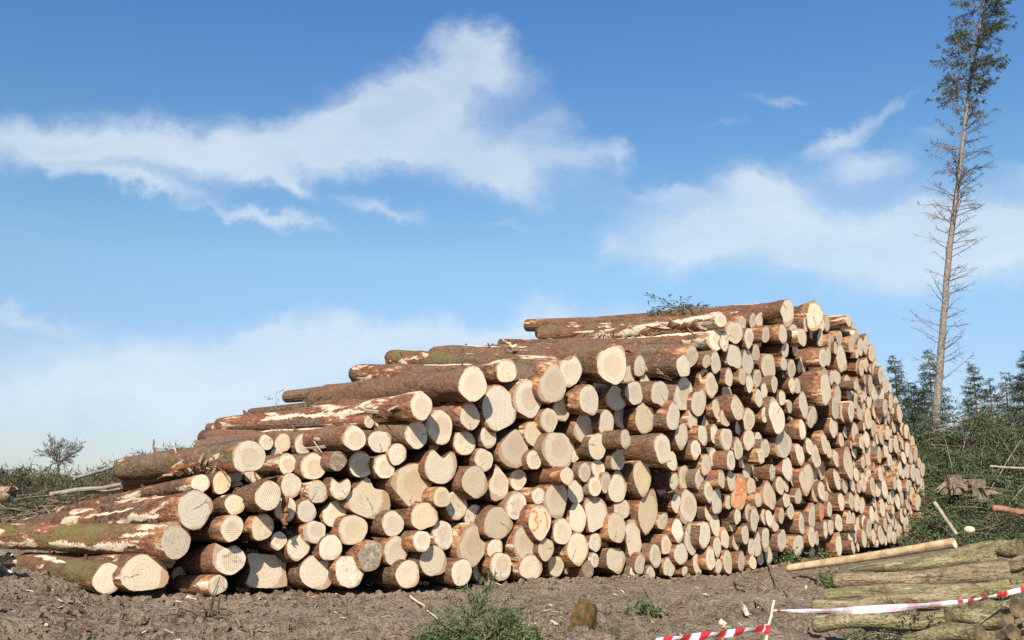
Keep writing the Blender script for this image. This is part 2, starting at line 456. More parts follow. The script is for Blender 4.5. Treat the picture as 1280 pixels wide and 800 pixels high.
# ------------------------------------------------------------------ the logs of the pile, read off the photograph
# centre x, y, half width, half height of each sawn end in photo pixels
ENDS = '''134.7 723.7 17.5 18|180 716 31 22.5|220 676 19 22|244 636.7 22 22.7|293.4 631 11.3 13|335.5 619.7 15.2 18.6|289.8 660.2 13.7 16|328.3 658.8 13.1 17.3
348.2 676 9.9 10.8|373 684.4 13.7 16|286.5 698 20.5 20.7|272 731 13 12|334 713 27 22.5|357 636.5 12.5 16|383.5 639 11.5 14|393.4 665.2 13 14.4
418.3 642.6 14.9 16|460.5 624 29.7 25|441 662.5 17.5 19|491 654.5 13.7 16|530.3 645 15.6 17.2|527 676.6 10.8 13.7|413.3 684.8 15 15.2|396.3 715.7 20 21.2
437 714.5 17 19.2|463.3 695.3 15.8 18|494.8 688.8 15.2 17.4|510 718 15.8 16.5|480 719 11 13|542 701.3 16 19.3|553.8 668.6 13 17.7|577 715.5 12.4 17
442.7 547.5 13.4 15|475 552 12.7 14.2|520.5 543.3 13.7 18.4|549.5 534 17 20.2|496.8 567.7 11.3 14|450.5 580.6 13.9 17|480 583 12.9 15|422.5 576.2 11.5 12
391 583.2 14.5 17.2|397.5 615 12.5 14|425.4 610.3 13.8 14.7|514 605.3 27 28.7|551.3 582.5 21.5 23|552 621.3 11.3 12.8|359 579.5 11 12.6|364 607.2 12.7 14.7
311 570.6 19 20.3|277.4 603 10.2 15|251.2 604 10.5 11.3|526.6 507.5 14.3 17|591 480 16 20.8|633.4 463.6 11 15.2|690 478 17 26.5|713.5 464 12.7 20
587.5 520 12.7 16.7|624 510.5 21.5 26.5|658.8 498.7 17.3 23.3|702 511.3 11.5 15.6|686 525.5 11.3 15.5|667.8 542.5 11.6 15.5|610.3 545.6 10.2 14.5|580.5 553.7 13 15.7
642 561 20.5 25|604.8 574.8 11.6 14.2|594 602.7 15.9 20|623 605 12.5 22|647.3 599.4 11 13|667 575 9 12.3|697 563.3 21 23.2|717 563 10.5 15
570 631.5 14 17.5|593 646 12.4 14|622.5 654 19.7 20.3|645 632 12.7 17|675 652 14.6 20.3|673 620 8.5 10.5|695 625.5 14.7 22|590.5 681.5 20.5 28
619 686 9.3 12.6|655.3 680.5 14.6 23.3|682.5 686.8 10.6 13.7|602 712 11 15|626 708 14 17|664 709 16 16|695 708 9 13|702.7 664.3 10.9 17.2
764.5 455 17 26|736.5 500 12 18.7|770 498 11.2 16|793 491.3 9.8 15.7|825 492 10 16.5|729.5 535.5 12 18|758 529 10.2 16|777 522 10 15
806 523.4 12 20.3|782 549 7 11.3|747 558 12 16|828 560 8.7 20.7|772 575.7 8.6 13|787 568 7 14|709 595 8.7 10.6|730.5 590 8 12
747.3 585.7 8.2 12|719.5 615 10.3 14|743.5 608.3 8.3 12|757 603 7 12.8|772.3 609 11.5 19.3|803 597.5 12 24.5|827 605 8 13|745.5 642 13.8 22
777 637 10 13.5|722 647.5 10.8 17.5|810 640 13.3 29|828.5 651.5 6 10.8|722.3 687 13.4 21.3|744 678 8.7 11|771.3 660 11.3 19.2|791.3 673 8.2 22.5
770 700 11.7 15.7|743 700 5.5 9.3|735 712 8 10|800 704.5 6.9 12.6|819 695 8 13.5|832.7 680.5 6.8 11.7|793 716 5.5 10|813 717 8 9
836.5 708.7 7.2 12.5|709 706 5.5 11|900.6 399.7 5.9 8.5|895.5 426 6.1 13.6|905.5 427 5 13|917.5 415.3 8.7 14|936 422.5 5.1 13.7|957.3 418 4.7 10.5
944.7 441 5.3 11|918 445.4 10 16|934.7 452.8 7.5 15.3|864.5 445.3 7.3 14|854.5 457 8.6 15.3|894.5 453.3 6.8 13.3|883.5 451.5 4.8 9|960.5 458.5 8.4 17
881 473.3 6.3 13.9|889 482 7 17|911.2 471.7 5 11|928 471 5.3 9.7|946.3 473.4 5 11.6|937 479 4.4 11.3|968 480 4 10|854 493.3 10.4 22
841.5 521 8.6 16.8|873.6 503.5 8.6 17|895.6 511 5.5 12.6|922 510.4 7.4 15.4|906.2 522.5 6.6 11|948.6 498 5 11.5|955.5 489 4 11|866 524 6 14
936 525 7.2 15|924 535.6 6 9.2|956 519 4.2 10.2|971 520.5 9 22|852 545 8.3 15.8|878.6 544 5.2 13.5|893.5 543 5.5 12.7|907.5 549 7.8 14.5
885 527 5 16|840 576.5 6.6 12.8|869.5 562 5.8 12.5|855.7 597 7.6 15.4|842.5 601.7 5.5 10.3|892 571.5 5.5 11|883 581 6.5 13|913.6 576 5.7 12
922.7 560.8 6.5 12.7|936.3 550 6.4 13|956.5 560 5.7 11.3|951.5 570 3.6 9.3|928 577 4 9|874.5 598.5 6.4 13|902 598.6 4.3 10.5|914.5 601 5.2 12.3
885.5 614 5.5 13.5|875 616 5 10|924.5 616 9.5 22|939 608 5 11.5|948 625 4.3 9|961.5 619.5 7.5 17.5|965.5 590.5 4 10|975 607 5 11
979 555.5 10 18.5|896 627 6 16|846 629.5 6.2 12.7|860.5 634 10.8 22.5|910.5 628 4 9|886 638.5 5 12|894 655 6 15|915.7 650 4.7 14
922 645 3.5 11|935.5 641 3.1 11|943 648.6 5 14.2|955.5 646 3.8 10|961.5 648 3 11|969 654.4 4 11.2|977 644.5 3.5 10.6|847 663.4 7.2 13.4
864.5 673.5 10.8 21|881 668.5 6.5 17|896.5 683.3 4.5 12.6|906.3 673 5 12|920.6 676 4.1 13|931.5 668 5 11.5|939.5 684.5 4.5 11.3|947 680.5 4.2 15.4
957 674 5.2 14.2|977.3 676 5 13|851 692.5 7 14.4|872 705 5 13.5|856 714 4 6|888.2 698 5.8 14|898.5 708 4 8.5|909.5 702 6.4 14.4
927 702 5.1 12|941 703 4 9|951 697 4.5 9|984.5 391 5.4 16.2|1018.5 395.5 5.2 16.6|1009 405.6 4.2 9.8|1015 416 2.8 9|978.7 418 4.9 11.3
1002.8 421.4 4.9 11.6|1013 430 4 9|1025.5 422.5 3 11|1038.5 428 3.2 11|1049.3 422.3 3.5 9.2|1044.5 435 2.5 8|1052 449 5.5 17|1061 401 3 8
1070.5 423.5 3 12|1075.5 434 2.5 13|981.5 438 5 9|1028.5 447 5 11.5|1035 446.5 4 11|980 455 3.8 8.3|989.3 461 5.2 12|1002.5 459 5.2 13.5
1032 483.7 5.9 21.5|1040 472 3 9|1046.5 472 4 9|990 482 3 10|996.4 482.5 3.7 10.5|977.6 497 3.6 10.5|1004.5 506 5.6 16.5|1047 493 5.5 12
1044 510 5.5 14|1059 478 3.5 10|1062 490 4 9|1075 515 3 12|1066 460 3.5 18|987 508 3.7 8|1015.3 521.5 5.6 13.3|1054.7 516 4.5 13
1027 513 3.2 7.5|994.5 532.5 4.6 14|1003 537 4 12|1042 534 5.8 13|1024 531 3.5 9|1011.5 557.5 3.7 10.6|1030.3 553 3.6 13.5|1035.5 562 2.7 12
1051.7 550.4 3.2 10|1000 567.8 5.3 13.4|1019.7 570.6 4 15.3|1060.5 579 6 19|1045 573 4 11|1076 532 2.5 9|1057 540 2.5 8|984.3 586.2 6.4 13.8
983 608 2.8 8|1008.3 600 8 21|1019 608.7 5.8 20.4|1026.7 613 2.2 12|1056.5 606.8 2.7 11|1047 598 3 15|983 625.3 4.1 9.4|998 620.6 4 10.3
1015 645 4.3 14.7|1027 639 4 12|1037 637 2.8 10|1051.7 627 2.5 11.5|1064 626 3 10.7|1070.5 593 3 10|1074 608 2 9|988.3 639 4 11
1002 655 4 13|998 681.5 6.5 13.5|1014.5 670 4.2 14.6|1021 672.5 2 10|1032 662 2.2 11|1038.5 659 2.6 10.5|1048.5 654 3 12|1061 650 2.8 11
1048.6 681 2.5 13.5|1074 662 3.3 17|1056 668 3 15|1066.5 684 2 8'''
LOGS = []
for tok in ENDS.replace('\n', '|').split('|'):
    x, y, a, b = map(float, tok.split())
    LOGS.append(dict(x=x, y=y, a=a * 1.04, b=b * 1.04, out=random.gauss(0, 0.06 if x < 800 else 0.085), listed=True))


def near(x, y):
    return min(LOGS, key=lambda g: (g['x'] - x) ** 2 + (g['y'] - y) ** 2)


# how far an end stands out of the face (m) or back into it
for x, y, o in ((782, 549, .45), (828, 560, .5), (709, 595, .35), (290, 660, .3), (335, 620, .35), (1032, 484, .5), (526, 507, .3), (442, 547, .25), (591, 480, .3),
                (764, 455, .35), (900, 400, .2), (985, 391, .4), (244, 637, .25), (220, 676, .25), (311, 570, .15), (1002, 421, .3), (978, 418, .3), (1018, 395, .3),
                (922, 510, .3), (690, 478, .15), (1028, 447, .3), (936, 422, .15), (225, 676, .25), (286, 698, .2), (272, 731, .2), (328, 659, .15), (293, 631, .15),
                (528, 677, .2), (577, 715, .15), (736, 500, .25), (913, 576, .3), (857, 457, .2), (971, 520, .2), (1060, 579, .15), (951, 570, .3), (902, 598, .3),
                (777, 522, -.4), (787, 568, -.55), (827, 605, -.45), (480, 719, -.35), (717, 563, -.3), (875, 616, -.4), (1002, 459, -.5), (1013, 430, -.5),
                (994, 532, -.5), (1027, 513, -.6), (951, 697, -.4), (1056, 668, -.5), (1066, 460, -.8), (647, 599, -.22), (602, 712, -.25), (334, 713, -.12), (885, 527, -.3),
                (1024, 531, -.5), (709, 706, -.2), (928, 577, -.3), (840, 576, -.1)):
    near(x, y)['out'] = o
near(675, 652)['out'] = .16; near(924.5, 616)['out'] = .15
# bodies that lie open to view: pixel of the hidden end, length, radius ratio
for x, y, bx, by, L, tp in ((220, 676, -40, 668, 4.3, .9), (526.6, 507.5, 277, 533, 4.5, .9), (591, 480, 394, 499, 3.8, .92), (442.7, 547.5, 262, 556, 4.0, .9), (311, 570.6, 154, 586, 3.0, .85),
                            (251, 604, 69, 640, 4.3, .6), (244, 637, 20, 664, 4.4, .8), (764.5, 455, 545, 446, 4.5, .75), (690, 478, 446, 468, 4.5, .75), (713.5, 464, 491, 449, 4.6, .95),
                            (900.6, 399.7, 706, 428, 4.2, 1.25), (984.5, 391, 747, 405, 4.6, .85), (917.5, 415, 676, 416, 4.7, .85), (895.5, 426, 690, 440, 4.4, 1.0), (1018.5, 395.5, 850, 398, 4.5, .8),
                            (134.7, 723.7, 33, 705, 2.7, 1.0), (277.4, 603, 75, 646, 4.2, .9), (359, 579.5, 175, 602, 4.2, .8), (364, 607, 190, 625, 4.1, .8), (335.5, 620, 130, 652, 4.2, .9),
                            (391, 583, 205, 598, 4.1, .9), (293, 631, 100, 656, 4.2, .8), (633, 463.6, 452, 487, 4.2, 1.15), (475, 552, 290, 545, 4.5, .9)):
    g = near(x, y); g['back'] = (bx, by); g['L'] = L; g['tp'] = tp
# how the bark and the cut look: peel, moss, red | mud, tone, orange
for x, y, pr in ((134.7, 724, (.25, .75, .5)), (220, 676, (.42, .75, .6)), (244, 637, (.35, .2, .5)), (251, 604, (.3, 0, .8)), (526, 507, (.5, .1, .6)), (900, 400, (.62, .1, .6)),
                 (895, 426, (.5, 0, .8)), (764, 455, (.15, .3, .6)), (713, 464, (.3, .55, .5)), (917, 415, (.25, .6, .4)), (311, 570, (.15, .35, .8)), (690, 478, (.3, .15, .9)),
                 (1061, 401, (.75, 0, .5)), (984, 391, (.12, .2, .3)), (591, 480, (0, .1, .2)), (770, 498, (.5, 0, .9)), (736, 500, (.3, 0, 1)), (1076, 532, (.9, 0, .8))):
    near(x, y)['bark'] = pr
for x, y, pr in ((463, 695, (1, .3, 0)), (422, 576, (1.1, .8, 0)), (286, 698, (.5, 0, 0)), (735, 712, (1.2, 1, 0)), (965, 590, (.7, 0, 0)), (437, 714, (.45, 0, 0)), (645, 632, (.5, 0, 0)),
                 (690, 478, (0, .85, 0)), (642, 561, (0, .95, 0)), (622, 654, (0, .9, 0)), (590, 681, (0, .75, 0)), (514, 605, (.1, .65, 0)), (771, 660, (.1, .8, 0)), (695, 625, (0, .8, 0)),
                 (803, 597, (0, .7, 0)), (924, 616, (0, .5, .75)), (1027, 639, (0, .5, 1.0)), (961, 619, (0, .8, 0)), (1008, 600, (0, .6, 0)), (1019, 609, (0, .9, .1)), (770, 700, (0, .7, 0)),
                 (655, 680, (0, .75, 0)), (745, 642, (0, .6, 0)), (810, 640, (0, .55, 0)), (1060, 579, (0, .8, 0)), (334, 713, (0, .35, 0)), (180, 716, (0, .25, 0)), (594, 603, (0, .7, 0)),
                 (311, 570, (0, .1, 0)), (244, 637, (0, .0, 0)), (702, 511, (0, .2, 0)), (675, 652, (0, .2, 0))):
    near(x, y)['cut'] = pr
# outlines of the irregular butts, px from the centre, clockwise from the top
OUTL = {(334, 713): [(-24, -22), (0, -20), (25, -17), (24, 2), (25, 21), (0, 22), (-27, 17), (-21, -2)],
        (460.5, 624): [(0, -28), (8, -14), (20, -12), (29, -4), (29, 14), (16, 25), (-4, 23), (-29, 9), (-26, -5), (-12, -20)],
        (514, 605.3): [(6, -27), (21, -22), (27, 0), (25, 14), (3, 29), (-4, 27), (-20, 9), (-27, -2), (-16, -19)],
        (551.3, 582.5): [(-12, -21), (3, -10), (16, -20), (21, 0), (14, 17), (0, 23), (-17, 16), (-21, 0)],
        (690, 478): [(2, -27), (10, -14), (17, 3), (14, 19), (2, 26), (-11, 24), (-17, 10), (-11, -8)],
        (642, 561): [(1, -25), (11, -16), (20, 0), (19, 13), (7, 24), (-8, 22), (-20, 8), (-16, -6)],
        (590.5, 681.5): [(-4, -29), (5, -24), (10, -8), (20, 1), (17, 12), (4, 28), (-6, 22), (-19, 13), (-18, -8)],
        (622.5, 654): [(-8, -19), (5, -20), (13, -9), (20, 4), (6, 20), (-8, 18), (-18, 11), (-16, -8)],
        (655.3, 680.5): [(-5, -23), (6, -18), (12, 0), (14, 8), (8, 16), (-3, 23), (-10, 12), (-14, -8)],
        (764.5, 455): [(7, -26), (14, -18), (16, 10), (9, 25), (0, 25), (-13, 14), (-16, -8), (-10, -16)],
        (623, 605): [(-2, -24), (5, -16), (12, -6), (11, 12), (5, 19), (-8, 21), (-12, 4), (-7, -10)],
        (745.5, 642): [(-8, -22), (6, -20), (13, -8), (13, 10), (3, 19), (-9, 23), (-11, 8), (-14, -12)],
        (771.3, 660): [(-4, -19), (6, -16), (11, -3), (8, 13), (2, 19), (-10, 12), (-11, -8)],
        (810, 640): [(2, -29), (9, -24), (13, 0), (10, 14), (0, 29), (-8, 20), (-13, 2), (-10, -16)],
        (803, 597.5): [(5, -24), (10, -14), (12, 0), (8, 14), (-1, 25), (-8, 14), (-12, -4), (-8, -18)],
        (1008.3, 600): [(3, -21), (8, -4), (4, 12), (-1, 21), (-6, 8), (-8, -6)],
        (860.5, 634): [(-4, -23), (5, -18), (10, -6), (8, 10), (-1, 22), (-10, 16), (-9, -4)],
        (864.5, 673.5): [(-2, -21), (6, -14), (11, 2), (6, 14), (-1, 21), (-10, 8), (-9, -6)],
        (713.5, 464): [(4, -20), (12, -5), (9, 11), (1, 20), (-7, 19), (-11, 2), (-13, -12), (-2, -14)],
        (180, 716): [(-14, -21), (2, -23), (20, -16), (31, 2), (28, 18), (4, 22), (-18, 20), (-30, 0)],
        (286.5, 698): [(-16, -20), (-4, -13), (8, -16), (20, -3), (17, 12), (0, 21), (-18, 10), (-20, -4)],
        (425.4, 610.3): [(-10, -14), (-1, -6), (10, -12), (14, 0), (8, 12), (-2, 15), (-12, 8), (-13, -4)],
        (722.3, 687): [(2, -21), (12, -14), (13, 4), (6, 16), (-1, 21), (-11, 10), (-13, -2), (-7, -17)]}
for k, v in OUTL.items():
    near(*k)['outl'] = v

# ------------------------------------------------------------------ fill what the photo only hints at
POLY = [(205, 742), (120, 742), (150, 690), (205, 650), (232, 600), (280, 560), (330, 540), (420, 535), (500, 500), (570, 470), (620, 452), (680, 455), (720, 446), (790, 440), (850, 436), (880, 415),
        (905, 397), (975, 378), (1025, 382), (1060, 398), (1075, 412), (1090, 432), (1103, 462), (1122, 494), (1130, 520), (1142, 548), (1154, 580), (1158, 620), (1157, 672), (1066, 690), (998, 695), (909, 713), (836, 718), (770, 714), (664, 720), (577, 728), (400, 735)]


def inside(x, y):
    c = False; n = len(POLY)
    for i in range(n):
        x1, y1 = POLY[i]; x2, y2 = POLY[(i + 1) % n]
        if (y1 > y) != (y2 > y) and x < (x2 - x1) * (y - y1) / (y2 - y1) + x1: c = not c
    return c


def clear(x, y, rx, ry, slack):
    for g in LOGS:
        dx = abs(g['x'] - x); dy = abs(g['y'] - y)
        if dx > g['a'] + rx or dy > g['b'] + ry: continue
        A = (g['a'] + rx) * slack; B = (g['b'] + ry) * slack
        if (dx / A) ** 2 + (dy / B) ** 2 < 1: return False
    return True


for ry, tries in ((13.5, 260), (11.5, 3500), (10, 6000), (8.5, 8000), (7, 9000), (5.5, 9000)):
    for _ in range(tries):
        x = random.uniform(1064, 1160); y = random.uniform(405, 690)
        if not inside(x, y): continue
        s = 1.0 - 0.18 * (x - 1064) / 96
        b = ry * s * random.uniform(.92, 1.06); a = b * random.uniform(.24, .31)
        if inside(x, y - b * .7) and inside(x, y + b * .8) and clear(x, y, a, b, .95):
            LOGS.append(dict(x=x, y=y, a=a, b=b, out=random.gauss(0.0, 0.17), listed=True))
n_seen = len(LOGS)
for ry, tries in ((13, 1500), (9.5, 3000)):
    for _ in range(tries):
        x = random.uniform(200, 1064); y = random.uniform(400, 735)
        if not inside(x, y) or not inside(x, y - ry): continue
        al = np.interp(x, *AL)
        asp = max(.3, math.cos(R(al) + math.atan((x - 640) / 1249)))
        b = ry * random.uniform(.9, 1.1); a = b * asp
        if clear(x, y, a, b, 0.8):
            LOGS.append(dict(x=x, y=y, a=a, b=b, out=-random.uniform(.3, .75), listed=False))


# ------------------------------------------------------------------ log geometry
def smooth_outline(pts, n):
    """closed Catmull-Rom through pts, resampled by angle"""
    P = []
    k = len(pts)
    for i in range(k):
        p0, p1, p2, p3 = (np.array(pts[(i + j) % k], float) for j in (-1, 0, 1, 2))
        for t in np.linspace(0, 1, 10, endpoint=False):
            P.append(0.5 * ((2 * p1) + (-p0 + p2) * t + (2 * p0 - 5 * p1 + 4 * p2 - p3) * t * t + (-p0 + 3 * p1 - 3 * p2 + p3) * t ** 3))
    P = np.array(P)
    ang = np.arctan2(P[:, 1], P[:, 0]); rad = np.hypot(P[:, 0], P[:, 1])
    o = np.argsort(ang); ang = ang[o]; rad = rad[o]
    th = np.linspace(-math.pi, math.pi, n, endpoint=False)
    rr = np.interp(th, np.r_[ang - 2 * math.pi, ang, ang + 2 * math.pi], np.r_[rad, rad, rad])
    return th, rr


def log_shape(g, seg, rings):
    """returns local vertices of bark and of the sawn end; x right, y into the pile, z up"""
    P = face_point(g['x'], g['y'], g['out'])
    vd = view_depth(P)
    al = R(float(np.interp(g['x'], *AL)) + random.gauss(0, 1.8))
    hz = 1 + (615 - g['y']) * vd / F
    tl = min(1, max(0, (hz - 2.1) / 0.7)); tl = tl * tl * (3 - 2 * tl)
    tilt = R(4.2 * tl + random.gauss(0, 1.0) - 3.5 * min(1, max(0, (430 - g['x']) / 120)))
    L = g.get('L', 4.3 + random.uniform(-.45, .35))
    if 'L' not in g and g['x'] < 450 and g['y'] < 640: L = 2.5
    d = Vector((-math.sin(al) * math.cos(tilt), math.cos(al) * math.cos(tilt), math.sin(tilt)))
    if 'back' in g:
        rb = ray(*g['back']); rb = rb.normalized(); e = P - EYE
        bq = e.dot(rb); disc = bq * bq - (e.length_squared - L * L)
        t = bq + math.sqrt(max(disc, 0.0))
        d = (EYE + rb * t - P); L = d.length; d.normalize()
    e = Vector((d.y, -d.x, 0)).normalized()
    w = e.cross(d)
    M = Matrix((e, d, w)).transposed().to_4x4(); M.translation = P
    rh = Vector((P.x, P.y, 0)).normalized()
    # the sawn end is cut square across the mean log direction here
    cosang = max(0.22, abs(rh.dot(Vector((math.sin(al), -math.cos(al), 0)))))
    k = vd / F
    th = np.linspace(-math.pi, math.pi, seg, endpoint=False)
    r0 = g['b'] * k
    if 'outl' in g:
        pts = [(px * k / cosang, -py * k) for px, py in g['outl']]
        th, rr = smooth_outline(pts, seg)
        flare = 0.8
    else:
        a = min(max(g['a'] * k / cosang, .78 * r0), 1.2 * r0)
        rr = 1 / np.sqrt((np.cos(th) / a) ** 2 + (np.sin(th) / r0) ** 2)
        flare = 0.5
        amp = (0.075 if r0 < .17 else .09) + (.045 if g['x'] > 760 else 0)
        for h in (2, 3, 4, 5):
            rr = rr * (1 + amp / h * 1.3 * np.cos(h * th + random.uniform(0, 6.28)))
    rr = rr * (1 + RNG.normal(0, .010, seg))
    rm = float(np.mean(rr))
    tp = g.get('tp', random.uniform(.82, 1.08))
    ys = np.array([0.0, 0.008] + [L * (i / (rings - 2)) ** 1.35 for i in range(1, rings - 1)])
    bow = random.uniform(-.03, .03); bph = random.uniform(0, 6.28)
    tx, tz = random.gauss(0, .035), random.gauss(0, .05)
    ph = [random.uniform(0, 6.28) for _ in range(6)]
    V = []
    for i, yv in enumerate(ys):
        f = min(1, yv / flare); f = f * f * (3 - 2 * f)
        circ = rm * .93 * (1 - (1 - tp) * (yv / L))
        ri = rr * (1 - f) + circ * f
        if i == 0: ri = ri * 0.955
        if yv > .02:
            ri = ri * (1 + .025 * np.sin(2 * th + ph[0] + yv * 1.3) + .02 * np.sin(3 * th + ph[1] - yv * 2.1) + .02 * math.sin(yv * 3.3 + ph[2]) + .015 * np.sin(5 * th + ph[3] + yv * 4.7))
        if yv > .02 and seg > 24: ri = ri + RNG.normal(0, .0032, seg)
        if i == len(ys) - 1: ri = ri * .93
        bx = bow * math.sin(math.pi * yv / L) * math.cos(bph); bz = bow * math.sin(math.pi * yv / L) * math.sin(bph)
        xx = np.cos(th) * ri + bx; zz = np.sin(th) * ri + bz
        fade = max(0, 1 - yv / .4)
        yy = yv + fade * (tx * np.cos(th) * ri + tz * np.sin(th) * ri)
        V.append(np.stack([xx, yy, zz], 1))
    g['grid'] = (np.array(V), ys)
    n = seg; Fb = []
    for i in range(len(ys) - 1):
        for q in range(n):
            q2 = (q + 1) % n
            Fb.append((i * n + q, i * n + q2, (i + 1) * n + q2, (i + 1) * n + q))
    last = (len(ys) - 1) * n
    Fb.append(tuple(last + q for q in range(n)))
    Vb = np.concatenate(V)
    # sawn end: rim, mid ring, centre
    rim = V[0]
    c = rim.mean(0)
    m1 = c + (rim - c) * .6; m1[:, 1] -= .002
    Vc = np.concatenate([rim, m1, c[None]])
    Fc = []
    for q in range(n):
        q2 = (q + 1) % n
        Fc.append((q, n + q, n + q2, q2)); Fc.append((n + q, 2 * n, n + q2))
    g.update(P=P, M=M, R=rm, d=d, Llen=L, e=e, w=w, k=k, cos=cosang)
    return Vb, Fb, Vc, Fc


def log_attrs(g, n, bark):
    if 'rnd' not in g:
        g['rnd'] = (random.random(), random.random())
        u = random.random()
        g.setdefault('bark', (max(0, random.gauss(.12, .14)), max(0, random.gauss(.0, .15)), random.choice((0, .3, .6, 1.0, 1.3))))
        right = min(1, max(0, (g['x'] - 600) / 300))
        g.setdefault('cut', (max(0, random.gauss(-.2, .3)), min(1, max(0, random.gauss(.08 + .12 * right, .24))), 0))
    rv = (g['rnd'][0], g['rnd'][1], g['R'])
    return [rv] * n, [g['bark'] if bark else g['cut']] * n


order = sorted([g for g in LOGS if g['listed']], key=lambda g: -(g['a'] * g['b']))
ONE_BY_ONE = order[:300]
ids = {id(g) for g in ONE_BY_ONE}
REST = [g for g in LOGS if id(g) not in ids]

for g in ONE_BY_ONE:
    big = g['b'] > 14
    Vb, Fb, Vc, Fc = log_shape(g, 36 if 'back' in g else (30 if big else 22), 44 if 'back' in g else (16 if big else 9))
    mb = MB(); rv, pv = log_attrs(g, len(Vb), True)
    mb.add([tuple(v) for v in Vb], Fb, lc=[tuple(v) for v in Vb], rnd=rv, prop=pv)
    o = bpy.data.objects.new('log', None); COL.objects.link(o)
    o.empty_display_size = .1
    o.matrix_world = g['M']
    mb.build('bark', BARK, o, smooth=True)
    mc = MB(); rv, pv = log_attrs(g, len(Vc), False)
    mc.add([tuple(v) for v in Vc], Fc, lc=[tuple(v) for v in Vc], rnd=rv, prop=pv)
    c = mc.build('cut_end', CUT, o)
    g['obj'] = o; g['cutobj'] = c

STUB = None


def add_stubs(g):
    V = np.array([v.co for v in g['obj'].children[0].data.vertices])
    for _ in range(random.randint(2, 4)):
        y = random.uniform(.25, .85) * g['Llen']; th = random.uniform(-.4, 2.6)
        dv = np.hypot(V[:, 1] - y, 0.0) * 2 + np.abs(np.arctan2(V[:, 2], V[:, 0]) - th) * .5
        q = Vector(V[int(np.argmin(dv))]); out = Vector((q.x, 0, q.z)).normalized()
        d = (out + Vector((0, random.uniform(-.5, .9), 0))).normalized()
        r = random.uniform(.010, .022); L = random.uniform(.03, .09)
        mb = MB(); mb.tube([q - d * .02, q + d * L * .5, q + d * L], [r * 1.5, r, r * .8], 7)
        n = len(mb.v)
        mb.at = {'lc': [tuple(v * 3) for v in mb.v], 'rnd': [(*g['rnd'], g['R'])] * n, 'prop': [(.1, 0, .5)] * n}
        mb.build('branch_stub', BARK, g['obj'])


for g in ONE_BY_ONE:
    if 'back' in g: add_stubs(g)


def stripped(g, thc, hw, y0, y1):
    """a ragged strip where the bark is torn off down to pale wood"""
    V, ys = g['grid']; n = V.shape[1]; N, K = 70, 8
    ph = [random.uniform(0, 6.28) for _ in range(6)]

    def at(th, y):
        a = ((th + math.pi) / (2 * math.pi) % 1.0) * n
        k = int(a) % n; f = a - int(a); k2 = (k + 1) % n
        i = min(len(ys) - 2, max(0, int(np.searchsorted(ys, y)) - 1)); u = min(1, max(0, (y - ys[i]) / (ys[i + 1] - ys[i])))
        p = (V[i, k] * (1 - f) + V[i, k2] * f) * (1 - u) + (V[i + 1, k] * (1 - f) + V[i + 1, k2] * f) * u
        return p
    vs, fs, red = [], [], []
    for i in range(N + 1):
        t = i / N; y = y0 + (y1 - y0) * t
        env = min(1, t * 5, (1 - t) * 4) ** .5
        lo = hw * env * max(.2, .72 + .26 * math.sin(t * 9 + ph[0]) + .2 * math.sin(t * 27 + ph[1]) + random.gauss(0, .11))
        hi = hw * env * max(.2, .72 + .26 * math.sin(t * 8 + ph[2]) + .2 * math.sin(t * 21 + ph[3]) + random.gauss(0, .11))
        c = thc + .12 * math.sin(t * 4 + ph[4])
        for k in range(K + 1):
            th = c - lo + (lo + hi) * k / K
            p = Vector(at(th, y)); o = Vector((p.x, 0, p.z)).normalized()
            vs.append(p + o * (.0045 if 0 < k < K else .001))
        if i:
            a = i * (K + 1)
            fs += [(a - K - 1 + k, a - K + k, a + k + 1, a + k) for k in range(K)]
    mb = MB(); mb.add(vs, fs)
    mb.m = [1 if k in (0, K - 1) or i in (0, N - 1) or (k in (1, K - 2) and random.random() < .3) or random.random() < .03 else 0 for i in range(N) for k in range(K)]
    mb.build('stripped_patch', [STRIP, TORN], g['obj'], smooth=True)


def strip_mat():
    m, t, b = mat('stripped_wood', .8)
    tc = t.n.new('ShaderNodeTexCoord').outputs['Object']
    g1 = t.noise(t.vec('MULTIPLY', tc, (45, 2.5, 45)), 1.0, 4, .65); g2 = t.noise(t.vec('MULTIPLY', tc, (14, 6, 14)), 1.0, 5, .65)
    c = t.mix(g1, (0.50, 0.39, 0.25), (0.80, 0.71, 0.54))
    c = t.mix(t.math('MULTIPLY', t.step(g2, .52, .66), .55), c, (0.36, 0.27, 0.16))
    c = t.mix(t.math('MULTIPLY', t.step(g2, .40, .30), .6), c, (0.42, 0.20, 0.09))
    t.put(b.inputs['Base Color'], c); t.put(b.inputs['Normal'], t.bump(t.math('ADD', g1, g2), .6, .01))
    return m


STRIP = strip_mat()
TORN = plain('torn_inner_bark', (0.16, 0.055, 0.028), (0.36, 0.155, 0.07), 20)
for x, y, thc, hw, y0, y1 in ((220, 676, math.pi + .38, .42, .42, 2.1), (220, 676, math.pi + .45, .4, 2.6, 4.1), (220, 676, math.pi - .35, .22, .22, .52), (134.7, 723.7, math.pi - .85, .33, .9, 2.1),
                              (244, 636.7, math.pi + .3, .38, .35, 1.5), (244, 636.7, math.pi - .3, .13, .9, 2.0), (526.6, 507.5, math.pi - .05, .42, .8, 3.2), (895.5, 426, math.pi - .95, .45, .15, 2.6),
                              (442.7, 547.5, math.pi - 1.1, .3, .5, 2.2), (900.6, 399.7, math.pi - .5, .8, .02, 1.1), (984.5, 391, math.pi - 1.25, .25, .5, 1.1), (770, 498, math.pi - .9, .5, .03, .4),
                              (690, 478, math.pi - 1.2, .2, .9, 2.6), (764.5, 455, math.pi - 1.2, .22, 2.4, 3.8)):
    stripped(near(x, y), thc, hw, y0, y1)

